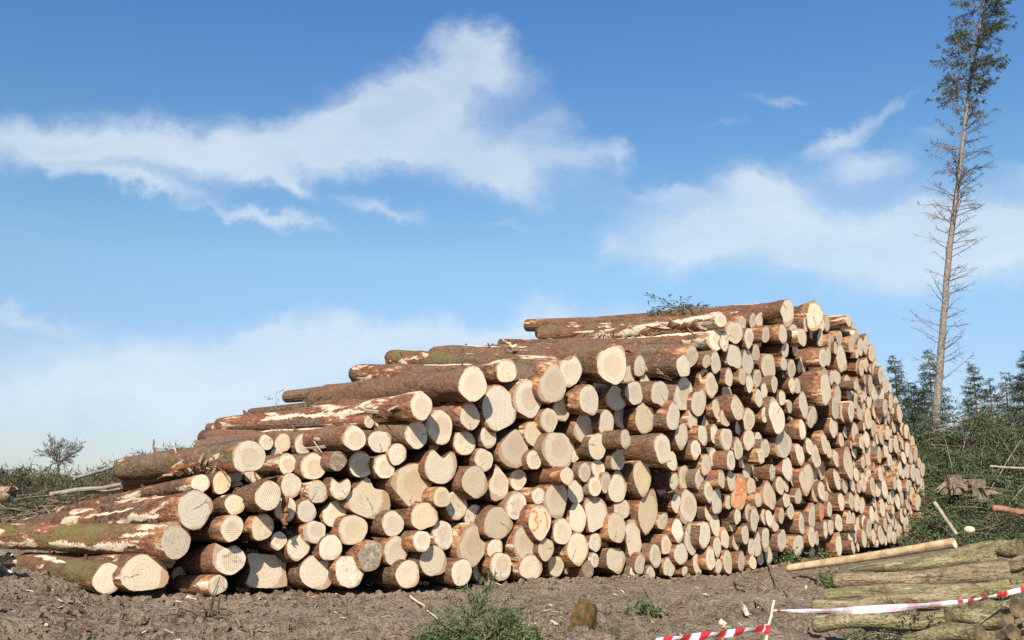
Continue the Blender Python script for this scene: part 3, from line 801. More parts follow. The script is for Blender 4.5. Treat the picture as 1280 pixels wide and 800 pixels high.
mb = MB()
for g in REST:
    Vb, Fb, Vc, Fc = log_shape(g, 14, 7)
    for V_, F_, isb in ((Vb, Fb, True), (Vc, Fc, False)):
        rv, pv = log_attrs(g, len(V_), isb)
        W = [tuple(g['M'] @ Vector(v)) for v in V_]
        mb.add(W, F_, 0 if isb else 1, lc=[tuple(v) for v in V_], rnd=rv, prop=pv)
rest_o = mb.build('smaller_logs', [BARK, CUT], smooth=False)
tag(rest_o, 'small and half hidden log ends packed between the larger logs', 'logs', kind='stuff')

# ------------------------------------------------------------------ labels of the logs
MARKS = [((675, 652), 'sawn log end painted with the orange figures 3-1', 'the log painted 3-1'),
         ((924.5, 616), 'tall sawn log end smeared all over with orange paint', 'the orange-smeared log end'),
         ((1027, 639), 'narrow sawn log end stained solid orange low in the far part of the pile', 'the solid orange narrow end'),
         ((134.7, 723.7), 'short mossy green log lying askew on the mud at the low end of the pile', 'the askew mossy log'),
         ((180, 716), 'broad pale butt resting on the mud next to the askew mossy log', 'the broad butt on the mud'),
         ((220, 676), 'long mossy log with white stripped flank above the askew mossy log', 'the long stripped mossy log'),
         ((334, 713), 'squarish pale butt on the mud with scalloped edges', 'the squarish butt'),
         ((460.5, 624), 'very wide flattened creamy butt with a peaked top edge', 'the wide flattened butt'),
         ((514, 605.3), 'huge angular butt with cracks and dark bark rim', 'the huge angular butt'),
         ((551.3, 582.5), 'big butt with a shadowed notch in its top edge', 'the notched butt'),
         ((463.3, 695.3), 'log end speckled all over with mud, near the ground', 'the mud-speckled end'),
         ((422.5, 576.2), 'small dark dirty log end wedged among clean ones', 'the small dirty end'),
         ((690, 478), 'teardrop shaped tan butt with pointed top near the top of the pile', 'the teardrop butt'),
         ((642, 561), 'tan egg shaped butt narrowing upward in the middle of the pile', 'the egg shaped tan butt'),
         ((590.5, 681.5), 'tan pear shaped butt with a bulge on one side', 'the pear shaped butt'),
         ((622.5, 654), 'tan fan shaped butt with flat slanting sides', 'the fan shaped butt'),
         ((764.5, 455), 'tall slab-like butt with an upright split, on top of the pile', 'the tall split butt'),
         ((624, 510.5), 'large round butt with clear pale rings below the top logs', 'the large ringed butt'),
         ((702, 511.3), 'small log end scored with dark level saw grooves', 'the grooved small end'),
         ((803, 597.5), 'tall oval butt with fine slanting saw lines', 'the saw-lined oval butt'),
         ((810, 640), 'long drooping butt pointed at its lower end', 'the long drooping butt'),
         ((828, 560), 'grey-barked log jutting far out of the pile', 'the jutting grey-barked log'),
         ((854, 493.3), 'tall pale oval log end with flaky bark below the top logs', 'the tall pale oval end'),
         ((860.5, 634), 'tall slanting pinkish butt', 'the tall pinkish butt'),
         ((864.5, 673.5), 'diamond shaped pale butt above the bottom logs', 'the diamond shaped butt'),
         ((971, 520.5), 'tall ragged oval end with a tail below it', 'the tall ragged oval'),
         ((979, 555.5), 'wide tan egg shaped end in the steep part of the pile', 'the wide tan egg end'),
         ((1008.3, 600), 'kite shaped grooved butt in the steep part of the pile', 'the kite shaped butt'),
         ((1032, 483.7), 'thick red-barked log jutting out high in the steep part', 'the jutting red-barked log'),
         ((984.5, 391), 'dark barked log capping the highest point of the pile', 'the log capping the peak'),
         ((1018.5, 395.5), 'grey log end just behind the log capping the peak', 'the grey end behind the peak'),
         ((1060.5, 579), 'large yellowish oval end standing over dark gaps', 'the large yellowish oval'),
         ((961.5, 619.5), 'tan oval end in the lower steep part, wider than those around it', 'the tan lower oval'),
         ((998, 681.5), 'dirty rounded log end behind weeds at the foot of the pile', 'the end behind weeds'),
         ((900.6, 399.7), 'stripped pale crooked log lying on top near the peak', 'the stripped crooked log'),
         ((591, 480), 'dark barked log lying on the step with its whole flank in view', 'the dark log on the step'),
         ((526.6, 507.5), 'long half-stripped log lying one step below the dark one', 'the half-stripped step log'),
         ((311, 570.6), 'thick log with clean creamy end lying on the lowest step', 'the thick lowest-step log'),
         ((286.5, 698), 'frayed log end with ragged top and muddy lower edge', 'the frayed ragged end'),
         ((745.5, 642), 'shield shaped pale butt with a round shadow at its top', 'the shield shaped butt'),
         ((722.3, 687), 'pinkish pointed butt with slanting saw lines close to the ground', 'the pinkish pointed butt'),
         ((1052, 449), 'tall weathered log end below the stepped crest', 'the tall weathered end'),
         ((947, 680.5), 'narrow upright log end low in the steep part', 'the narrow upright end')]
marks = []
for k, full, short in MARKS:
    g = near(*k); g['label'] = full; marks.append((g, short))
DIRS = ['to the right of', 'above and right of', 'above', 'above and left of', 'to the left of', 'below and left of', 'below', 'below and right of']


def words(g, adj):
    r = g['b'] * g['k']
    size = 'small' if r < .125 else ('medium' if r < .175 else 'large')
    if not adj: return size + ' log end'
    extra = 'dirty ' if g['cut'][0] > .35 else ('tan ' if g['cut'][1] > .4 else 'pale ')
    bk = '' if g['out'] < .22 else 'jutting '
    return size + ' ' + bk + extra + 'log end'


used = {m['label'] for m, _ in marks}
ORD = ['next', 'second', 'third', 'fourth', 'fifth', 'sixth', 'seventh', 'eighth']
cells = {}
for g in ONE_BY_ONE:
    if 'label' in g: continue
    ch = min(marks, key=lambda m: ((m[0]['x'] - g['x']) * (1 + max(0, (g['x'] - 640) / 260))) ** 2 + (m[0]['y'] - g['y']) ** 2)
    m, short = ch
    dx = (g['x'] - m['x']) * (1 + max(0, (g['x'] - 640) / 260)); dy = m['y'] - g['y']
    dirn = DIRS[int(round(math.degrees(math.atan2(dy, dx)) / 45)) % 8]
    cells.setdefault((short, dirn), []).append((math.hypot(dx, dy), g))
for (short, dirn), lst in cells.items():
    lst.sort(key=lambda t: t[0])
    kinds = {}
    for _, g in lst: kinds.setdefault(words(g, True), []).append(g)
    for wd, gs in kinds.items():
        for i, g in enumerate(gs):
            if len(gs) == 1: lab = f'{wd} {dirn} {short}'
            else: lab = f'{wd}, {ORD[min(i, 7)] if i else "first"} one out {dirn} {short}'
            g['label'] = lab
for g in ONE_BY_ONE:
    tag(g['obj'], g['label'], 'log', 'sawn logs stacked in the big pile')

# orange figures sprayed on one log, a scribble on another
PAINT = plain('orange_paint', (0.85, 0.18, 0.04), (0.82, 0.34, 0.14), 45)


def on_face(g, px, py, lift=0.004):
    """point of a sawn end seen at a photo pixel, lifted off it"""
    c = g['cutobj']; P = g['P']
    x = (px - g['x']) * g['k'] / g['cos']; z = -(py - g['y']) * g['k']
    n = len(c.data.vertices); rim = np.array([v.co for v in c.data.vertices][: (n - 1) // 2])
    A = np.c_[rim[:, 0], rim[:, 2], np.ones(len(rim))]
    s = np.linalg.lstsq(A, rim[:, 1], rcond=None)[0]
    return Vector((x, s[0] * x + s[1] * z + s[2] - lift, z))


def strokes(g, lines, width, name):
    mb = MB()
    for ln in lines:
        P3 = [on_face(g, *p) for p in ln]
        # finer, slightly wobbly brush line
        Q = []
        for i in range(len(P3) - 1):
            for t in (0, .25, .5, .75): Q.append(P3[i].lerp(P3[i + 1], t))
        Q.append(P3[-1])
        vs, fs = [], []
        for i, p in enumerate(Q):
            d = Q[min(i + 1, len(Q) - 1)] - Q[max(i - 1, 0)]
            t = Vector((-d.z, 0, d.x)).normalized() * width * random.uniform(.75, 1.2)
            vs += [p + t, p - t]
            if i: fs.append((2 * i - 2, 2 * i - 1, 2 * i + 1, 2 * i))
        mb.add(vs, fs)
    return mb.build(name, PAINT, g['obj'])


g31 = near(675, 652)
strokes(g31, [[(664.5, 640.5), (668, 638.5), (671.5, 641), (671, 646), (668, 649.5), (671.5, 652.5), (672, 657.5), (668.5, 662), (664, 662.5)],
              [(674.3, 651.2), (676.4, 651.6)],
              [(680.5, 640), (683, 645), (683.8, 652), (683.2, 660)]], .011, 'painted_figures')
strokes(near(924.5, 616), [[(919, 600), (924, 604), (930, 602)], [(920, 612), (926, 607), (931, 611)], [(918, 618), (928, 616)]], .02, 'paint_smear')

# ------------------------------------------------------------------ small materials
TWIG = plain('dry_twig', (0.13, 0.085, 0.055), (0.30, 0.22, 0.15), 12)
PALE = plain('pale_wood', (0.52, 0.38, 0.22), (0.74, 0.62, 0.43), 14)
REDBARK = plain('torn_bark', (0.16, 0.06, 0.03), (0.40, 0.18, 0.08), 14)


def leafmat(name, a, b_, c, trans=0.25):
    m, t, b = mat(name, 0.6)
    tc = t.n.new('ShaderNodeTexCoord').outputs['Object']
    n1 = t.noise(tc, 1.4, 3); n2 = t.noise(tc, 23, 2)
    col = t.mix(t.step(n1, .3, .7), a, b_)
    col = t.mix(t.step(n2, .45, .75), col, c)
    t.put(b.inputs['Base Color'], col)
    return m


NEEDLE = leafmat('spruce_needles', (0.03, 0.048, 0.02), (0.06, 0.08, 0.03), (0.10, 0.115, 0.05))
NEEDLE_B = leafmat('brush_needles', (0.04, 0.062, 0.026), (0.085, 0.115, 0.05), (0.17, 0.20, 0.10))
NEEDLE_D = leafmat('dull_needles', (0.035, 0.045, 0.02), (0.08, 0.085, 0.035), (0.14, 0.12, 0.06))
GRASSM = leafmat('grass_blades', (0.07, 0.09, 0.025), (0.13, 0.15, 0.05), (0.25, 0.22, 0.10))
SCRUB = leafmat('dry_scrub', (0.055, 0.048, 0.025), (0.10, 0.08, 0.042), (0.17, 0.135, 0.08))


NEEDLE_F = leafmat('fresh_needles', (0.055, 0.085, 0.03), (0.10, 0.135, 0.05), (0.17, 0.19, 0.085))


def rdir():
    v = Vector((random.gauss(0, 1), random.gauss(0, 1), random.gauss(0, 1)))
    return v.normalized()


def bent(p, d, L, n, droop, wob):
    pts = [Vector(p)]; d = d.normalized()
    for i in range(n):
        d = (d + Vector((0, 0, -droop / n)) + rdir() * wob).normalized()
        pts.append(pts[-1] + d * (L / n))
    return pts


def spray(fol, wood, p, d, L, dens=1.0, nl=.09, droop=.5, thick=.012, nw=.012, flat=None):
    """a spruce bough: bent stem, side twigs, needles along them"""
    st = bent(p, d, L, 6, droop, .08)
    wood.tube(st, [thick * (1 - i / 7.5) for i in range(7)], 4, cap=False)
    nt = int(9 * dens * L / .8) + 3
    for k in range(nt):
        t = .12 + .88 * (k + random.random()) / nt
        i = min(5, int(t * 6)); q = st[i].lerp(st[i + 1], t * 6 - i)
        ax = (st[i + 1] - st[i]).normalized()
        sd = ax.cross(Vector((0, 0, 1)))
        if sd.length < .1: sd = ax.cross(Vector((1, 0, 0)))
        sd = sd.normalized() * (1 if k % 2 else -1)
        tl = L * .42 * (1.1 - t) + .07
        td = (ax * .75 + sd * random.uniform(.5, 1) + Vector((0, 0, random.uniform(-.5, .25)))).normalized()
        tw = bent(q, td, tl, 3, .25, .06)
        m = max(3, int(tl / (nl * .36) * dens))
        for j in range(m):
            u = (j + random.random()) / m * 3; ii = min(2, int(u)); pp = tw[ii].lerp(tw[ii + 1], u - ii)
            nd = ((tw[ii + 1] - tw[ii]).normalized() * .8 + rdir() * .75).normalized()
            fol.blade(pp, nd, Vector((random.gauss(0, .5), random.gauss(0, .5), 1)), nl * random.uniform(.6, 1.2), nw)


# ------------------------------------------------------------------ tall leaning spruce
def tall_spruce():
    Y = 27.0
    pts_px = [(1169, 545), (1170, 520), (1173, 480), (1178, 420), (1184, 340), (1191, 280), (1198, 225), (1205, 165), (1212, 105), (1222, 50), (1231, 0), (1236, -35), (1239, -60)]
    P = [at_depth(x, y, Y) for x, y in pts_px]
    foot = Vector((P[0].x - .02, Y, gz(P[0].x, Y) - .1))
    P = [foot] + P
    rr = [.125, .115, .107, .10, .092, .083, .074, .064, .054, .044, .034, .025, .017, .01]
    root = empty('spruce_tree', foot)
    tag(root, 'tall thin leaning spruce, bare below with needles only at its top', 'tree')
    inv = Matrix.Translation(-foot)
    fine = []; fr = []
    for i in range(len(P) - 1):
        for t in range(4):
            fine.append(P[i].lerp(P[i + 1], t / 4) + Vector((random.gauss(0, .008), random.gauss(0, .008), 0)))
            fr.append((rr[i] + (rr[i + 1] - rr[i]) * t / 4) * random.uniform(.94, 1.06))
    fine.append(P[-1]); fr.append(rr[-1])
    tr = MB(); tr.tube([inv @ p for p in fine], fr, 10)
    tm = plain('spruce_trunk_bark', (0.14, 0.112, 0.088), (0.33, 0.268, 0.21), 16, bump=.03)
    tr.build('trunk', tm, root, smooth=True)
    wood, fol = MB(), MB()

    def pos(y):
        for i in range(len(pts_px) - 1):
            (x1, y1), (x2, y2) = pts_px[i], pts_px[i + 1]
            if y2 <= y <= y1: return P[i + 1].lerp(P[i + 2], (y1 - y) / (y1 - y2))
        return P[-1]
    y = 478.0
    while y > -58:
        q = pos(y)
        if y > 300: n, L, up = random.choice((1, 2, 3)), random.uniform(.5, 1.35), random.uniform(.15, .6)
        elif y > 150: n, L, up = random.choice((2, 3, 3)), random.uniform(.55, 1.15), random.uniform(.25, .7)
        else: n, L, up = 4, random.uniform(.3, 1.15) * (1.0 if y > 60 else .62 + .38 * (y + 60) / 120), random.uniform(.1, .5)
        for _ in range(n):
            a = random.uniform(0, 6.283)
            d = Vector((math.cos(a), math.sin(a) * .8, up)).normalized()
            br = bent(q, d, L, 5, -.15 if y > 300 else .15, .12)
            th = .013 if y > 150 else .012
            wood.tube([inv @ v for v in br], [th * (1 - i / 6.5) for i in range(6)], 3, cap=False)
            nt = int(L * (9 if y > 300 else 16))
            for k in range(nt):
                t = .2 + .8 * random.random(); i = min(4, int(t * 5)); b0 = br[i].lerp(br[i + 1], t * 5 - i)
                dd = ((br[i + 1] - br[i]).normalized() + rdir() * .8).normalized()
                sl = random.uniform(.1, .38) * (1.2 - t)+.05
                tw = bent(b0, dd, sl, 2, .2, .15)
                wood.tube([inv @ v for v in tw], [.0055, .004, .003], 3, cap=False)
                # needles: dense above, last tufts lower down
                pr = 1.0 if y < 130 else (.28 if y < 190 else (.25 if 225 < y < 245 else (.05 if y < 260 else 0)))
                if random.random() < pr:
                    for j in range(7 if y < 130 else 5):
                        u = random.random() * 2; ii = min(1, int(u))
                        fol.blade(inv @ tw[ii].lerp(tw[ii + 1], u - ii), (dd + rdir() * .9).normalized(), rdir(), random.uniform(.05, .13), .010)
        y -= random.uniform(5, 11) if y > 300 else (random.uniform(4, 8) if y > 150 else random.uniform(3.0, 5.5))
    c = wood.build('branches', plain('dead_branch', (0.11, 0.075, 0.055), (0.22, 0.155, 0.115), 6), root)
    f = fol.build('crown', NEEDLE, root)
    return root


tall_spruce()


def young_spruce(px, top_y, Y, halfw, label, dens=1.0):
    top = at_depth(px, top_y, Y); z0 = gz(top.x, Y)
    base = Vector((top.x + random.uniform(-.1, .1), Y, z0 - .05)); H = top.z - base.z
    root = empty('spruce_tree', base)
    tag(root, label, 'tree', 'young spruces behind the brushwood')
    tr = MB(); lean = Vector((top.x - base.x, 0, 0))
    tr.tube([Vector((0, 0, 0)), lean * .5 + Vector((0, 0, H * .5)), lean + Vector((0, 0, H))], [.09, .05, .008], 6)
    tr.build('trunk', TWIG, root)
    fol, wood = MB(), MB()
    n = int(64 * dens)
    W = halfw * Y / F
    for k in range(n):
        t = (k + random.random()) / n
        if t < .22: continue
        p = lean * t + Vector((0, 0, H * t))
        L = W * (1 - t) ** .8 * random.uniform(.75, 1.25) + .12
        for s in range(4):
            a = random.uniform(0, 6.283)
            d = Vector((math.cos(a), math.sin(a), random.uniform(-.1, .45)))
            spray(fol, wood, p, d, L, 1.4, .10, .1, .010, .011)
    wood.build('branches', TWIG, root)
    fol.build('crown', NEEDLE, root)


young_spruce(1118, 446, 33, 42, 'slim young spruce showing between the pile and the leaning trunk')
young_spruce(1160, 438, 36, 46, 'bushy young spruce standing just behind the leaning trunk')
young_spruce(1216, 454, 36, 42, 'lone pointed young spruce beside the leaning trunk')
young_spruce(1237, 474, 38, 30, 'smallest young spruce, between two taller pointed ones', .8)
young_spruce(1256, 466, 37, 30, 'slender young spruce near the edge of the wood', .8)
young_spruce(1283, 440, 34, 62, 'broad tall young spruce cut by the edge of the view', 1.2)
young_spruce(1138, 478, 40, 40, 'dim young spruce low behind the slim one next to the pile', .8)


# ------------------------------------------------------------------ brushwood heaps
def heap_points(n, x0, x1, y0, y1, top, Y0, Y1):
    for _ in range(n):
        px = random.uniform(x0, x1)
        yt = np.interp(px, *top)
        t = random.random() ** .9
        py = yt + (y1 - yt) * t
        Y = Y1 + (Y0 - Y1) * t
        yield at_depth(px, py, Y), t


def mound(name, top_px, Y0, Y1, bottom, material, label):
    """lumpy body under a brush heap, from its foot at Y0 up to its crest at Y1 and down behind"""
    mb = MB()
    xs = np.linspace(top_px[0][0], top_px[0][-1], 50)
    rows = 16; vs = []
    for r_ in range(rows):
        t = r_ / (rows - 1)
        for x in xs:
            yt = np.interp(x, *top_px) + 14
            if t < .7:
                u = t / .7; p = at_depth(x, bottom + (yt - bottom) * (u ** .8), Y0 + (Y1 - Y0) * u)
                if r_ == 0: p.z = -.1
            else:
                u = (t - .7) / .3; a = at_depth(x, yt, Y1)
                p = Vector((a.x * (1 + u * .25), a.y + u * 5, a.z * (1 - u) - .3 * u))
            p += Vector((random.gauss(0, .1), random.gauss(0, .12), random.gauss(0, .09) if r_ else 0))
            vs.append(p)
    n = len(xs); fs = []
    for r_ in range(rows - 1):
        for i in range(n - 1): fs.append((r_ * n + i, r_ * n + i + 1, (r_ + 1) * n + i + 1, (r_ + 1) * n + i))
    mb.add(vs, fs)
    return mb


TOPR = ([1095, 1135, 1165, 1200, 1240, 1290, 1400], [540, 530, 521, 525, 520, 522, 530])
DUFF = plain('brush_litter', (0.035, 0.032, 0.018), (0.10, 0.075, 0.045), 3, bump=.05)
mr = mound('brush', TOPR, 20.5, 25.5, 688, DUFF, '')
fol, wood = MB(), MB()
for p, t in heap_points(620, 1098, 1330, 528, 640, TOPR, 21.6, 25.4):
    d = Vector((random.gauss(-.1, .8), -random.uniform(.2, 1), random.uniform(-.5, .6)))
    spray(fol, wood, p + Vector((0, -.1, .05)), d, random.uniform(.6, 1.3), 1.1, .085, .9, .012, .010)
for p, t in heap_points(420, 1120, 1330, 630, 690, ([1100, 1330], [612, 606]), 19.6, 21.6):
    d = Vector((random.gauss(0, 1), random.gauss(-.3, .5), random.uniform(-.1, .35)))
    spray(fol, wood, p, d, random.uniform(.4, .9), 1.0, .08, .5, .01, .009)
for p, t in heap_points(80, 1100, 1320, 528, 690, TOPR, 20.0, 25.2):
    d = Vector((random.gauss(0, 1), -random.random() * .8, random.gauss(.1, .5)))
    st = bent(p + Vector((0, -.15, .05)), d, random.uniform(.5, 1.4), 4, .1, .12)
    wood.tube(st, [.014, .012, .009, .006, .004], 4, 1 if random.random() < .4 else 0)
for p, t in heap_points(170, 1110, 1330, 540, 690, ([1095, 1135, 1200, 1330], [548, 540, 540, 540]), 19.8, 24.8):
    d = Vector((random.gauss(-.1, .9), -random.uniform(.3, 1), random.uniform(-.3, .5)))
    spray(fol, wood, p + Vector((0, -.25, .1)), d, random.uniform(.7, 1.3), 1.1, .12, 1.3, .012, .013)
mr.m = [0] * len(mr.f)
b1 = mr.build('brushwood', DUFF)
tag(b1, 'heap of cut spruce brushwood beside the end of the pile', 'brushwood', kind='stuff')
fo = fol.build('needles', NEEDLE_B, b1)
wo = wood.build('twigs', [TWIG, plain('pale_twig', (0.3, 0.22, 0.15), (0.48, 0.38, 0.27), 9)], b1)

TOPL = ([-120, 0, 40, 75, 110, 150, 200, 250, 330], [592, 593, 590, 597, 596, 580, 568, 563, 566])
ml = mound('scrub', TOPL, 17.5, 24.0, 665, DUFF, '')
fol, wood, dry = MB(), MB(), MB()
for p, t in heap_points(520, -60, 100, 590, 640, TOPL, 19, 23.8):
    d = Vector((random.gauss(0, .8), -random.uniform(.0, 1), random.uniform(-.2, .7)))
    spray(fol, wood, p, d, random.uniform(.3, .6), 1.1, .08, .9, .01, .011)
for p, t in heap_points(420, 60, 300, 570, 650, TOPL, 18.5, 23.8):
    d = Vector((random.gauss(0, .8), -random.uniform(.0, 1), random.uniform(-.2, .7)))
    spray(fol, wood, p, d, random.uniform(.3, .55), 1.0, .08, .8, .01, .010)
for p, t in heap_points(2000, -60, 330, 560, 640, TOPL, 18.5, 24):
    d = Vector((random.gauss(0, .5), random.gauss(0, .4), random.uniform(.3, 1)))
    st = bent(p, d, random.uniform(.12, .36) * (1.6 if random.random() < .06 else 1), 3, .5, .2)
    dry.tube(st, [.008, .007, .005, .003], 3, 0, cap=False)
    for j in range(5):
        q = st[random.randint(1, 3)]
        dry.blade(q, rdir() + Vector((0, 0, .5)), rdir(), random.uniform(.08, .22), .01)
b2 = ml.build('scrub', DUFF)
tag(b2, 'bank of dry scrub and spruce brash beyond the low end of the pile', 'scrub', kind='stuff')
fol.build('needles', NEEDLE, b2); wood.build('twigs', TWIG, b2); dry.build('stalks', SCRUB, b2)
# low slash on the ground in front of the scrub
fol, wood = MB(), MB()
for p, t in heap_points(140, -40, 130, 622, 668, ([-60, 140], [622, 622]), 14.5, 18):
    p.z = max(p.z, gz(p.x, p.y))
    d = Vector((random.gauss(0, 1), random.gauss(0, .5), random.uniform(0, .35)))
    if random.random() < .5: spray(fol, wood, p, d, random.uniform(.3, .7), .7, .09, .4, .009, .012)
    else: wood.tube(bent(p, d, random.uniform(.3, 1.0), 3, .2, .12), [.014, .012, .009, .005], 4)
b3 = wood.build('slash', TWIG)
tag(b3, 'slash of twigs and green sprays strewn on the clearing', 'slash', kind='stuff')
fol.build('needles', NEEDLE, b3)


# ------------------------------------------------------------------ far bare tree and loose poles at the low end
def bare_tree():
    Y = 60.0
    base = at_depth(72, 592, Y); base.z = gz(base.x, Y)
    top = at_depth(72, 549, Y); H = top.z - base.z
    root = empty('bare_tree', base)
    tag(root, 'small round-headed leafless tree on the skyline beyond the scrub', 'tree')
    tr, br = MB(), MB()
    px = Y / F
    zc = at_depth(72, 583, Y).z - base.z
    tr.tube([(0, 0, -.1), (.05, 0, zc * .5), (0, 0, zc + 4 * px)], [.13, .10, .08], 6)

    def grow(p, d, L, r, lv):
        st = bent(p, d, L, 3, -.12, .12)
        br.tube(st, [r, r * .85, r * .7, r * .5], 3, cap=False)
        if lv == 0: return
        for _ in range(4 if lv > 1 else 5):
            i = random.randint(1, 3)
            grow(st[i], ((st[3] - st[0]).normalized() + rdir() * .7).normalized(), L * random.uniform(.5, .7), max(r * .55, .014), lv - 1)
    for k in range(11):
        a = k * 2.4
        e = random.uniform(.15, 1.6)
        grow(Vector((0, 0, zc + random.uniform(-2, 5) * px)), Vector((math.cos(a), math.sin(a), e)).normalized(), 21 * px * random.uniform(.8, 1.1), .045, 3)
    m = plain('grey_twigs', (0.12, 0.105, 0.09), (0.2, 0.175, 0.15), 4)
    tr.build('trunk', m, root); br.build('crown', m, root)


bare_tree()


def stick(name, p1, p2, r1, r2, material, label, cat='stick', group=None, seg=8, wob=.012):
    mb = MB(); n = 7
    P1, P2 = Vector(p1), Vector(p2)
    pts = [P1.lerp(P2, i / n) - P1 + Vector((random.gauss(0, wob), random.gauss(0, wob), random.gauss(0, wob))) * (0 if i in (0, n) else 1) for i in range(n + 1)]
    mb.tube(pts, [(r1 + (r2 - r1) * i / n) * random.uniform(.94, 1.06) for i in range(n + 1)], seg)
    o = mb.build(name, material, smooth=False)
    o.location = P1
    return tag(o, label, cat, group)


GREYP = plain('grey_pole', (0.24, 0.185, 0.13), (0.42, 0.345, 0.26), 7, bump=.01)
stick('pole', at_depth(62, 618, 17.0), at_depth(176, 603, 17.6), .04, .032, GREYP, 'long thin peeled pole lying in front of the scrub', 'pole')
stick('pole', at_depth(92, 598, 18.5), at_depth(151, 582, 19.5), .035, .03, GREYP, 'shorter thin pole leaning in the scrub above the long one', 'pole')
stick('pole', at_depth(105, 616, 17.3), at_depth(172, 611, 17.8), .035, .03, GREYP, 'dull pole half hidden under the long peeled pole', 'pole')
stick('stick', at_depth(193, 568, 19), at_depth(192.5, 549, 19), .03, .012, REDBARK, 'broken upright stub sticking up out of the scrub', 'stick')


# ------------------------------------------------------------------ old decaying log stack at the near end
def decay_mat():
    m, t, b = mat('weathered_log', .92)
    tc = t.n.new('ShaderNodeTexCoord').outputs['Object']
    rnd = t.n.new('ShaderNodeObjectInfo').outputs['Random']
    off = t.vec('ADD', tc, t.comb(t.math('MULTIPLY', rnd, 50.0), 0.0, 3.0))
    st = t.vec('MULTIPLY', off, (2.2, 12, 12))
    n1 = t.noise(st, 1.0, 5, .65); n2 = t.noise(t.vec('MULTIPLY', off, (3, 5, 5)), 1.0, 4, .6); n3 = t.noise(t.vec('MULTIPLY', off, (30, 60, 60)), 1.0, 3, .7)
    c = t.mix(t.step(n1, .3, .7), (0.15, 0.105, 0.055), (0.48, 0.39, 0.23))
    c = t.mix(t.math('MULTIPLY', t.step(n2, .46, .66), .7), c, t.mix(n3, (0.15, 0.15, 0.05), (0.31, 0.29, 0.11)))
    c = t.mix(t.math('MULTIPLY', t.step(t.math('FRACT', t.math('MULTIPLY', rnd, 7.7)), .5, .9), .5), c, t.mix(n1, (0.19, 0.12, 0.06), (0.36, 0.26, 0.15)))
    c = t.mix(t.math('MULTIPLY', t.step(t.math('FRACT', t.math('MULTIPLY', rnd, 13.1)), .55, .9), .32), c, t.mix(n1, (0.16, 0.17, 0.05), (0.38, 0.37, 0.15)))
    c = t.mix(t.math('MULTIPLY', t.step(t.noise(off, 4.5, 4), .58, .68), .7), c, (0.22, 0.115, 0.055))
    c = t.mix(t.math('MULTIPLY', t.step(n3, .48, .66), .7), c, (0.07, 0.046, 0.026))
    c = t.mix(t.math('MULTIPLY', t.step(t.noise(t.vec('MULTIPLY', off, (1.6, 30, 30)), 1.0, 4, .6), .56, .64), .65), c, (0.06, 0.04, 0.024))
    c = t.mix(t.math('MULTIPLY', t.step(t.noise(off, 9, 5, .7), .57, .66), .7), c, (0.10, 0.065, 0.038))
    c = t.mix(t.math('MULTIPLY', t.step(t.noise(st, 2.2, 3), .6, .68), .6), c, (0.46, 0.385, 0.26))
    t.put(b.inputs['Base Color'], c)
    t.put(b.inputs['Normal'], t.bump(t.math('ADD', n1, t.math('MULTIPLY', n3, .6)), 1.0, .04))
    return m


DECAY = decay_mat()
DEND = plain('rotten_end', (0.07, 0.05, 0.028), (0.19, 0.14, 0.075), 16, bump=.01)
YPOLE = plain('peeled_pole', (0.36, 0.24, 0.12), (0.60, 0.45, 0.25), 9, bump=.01)


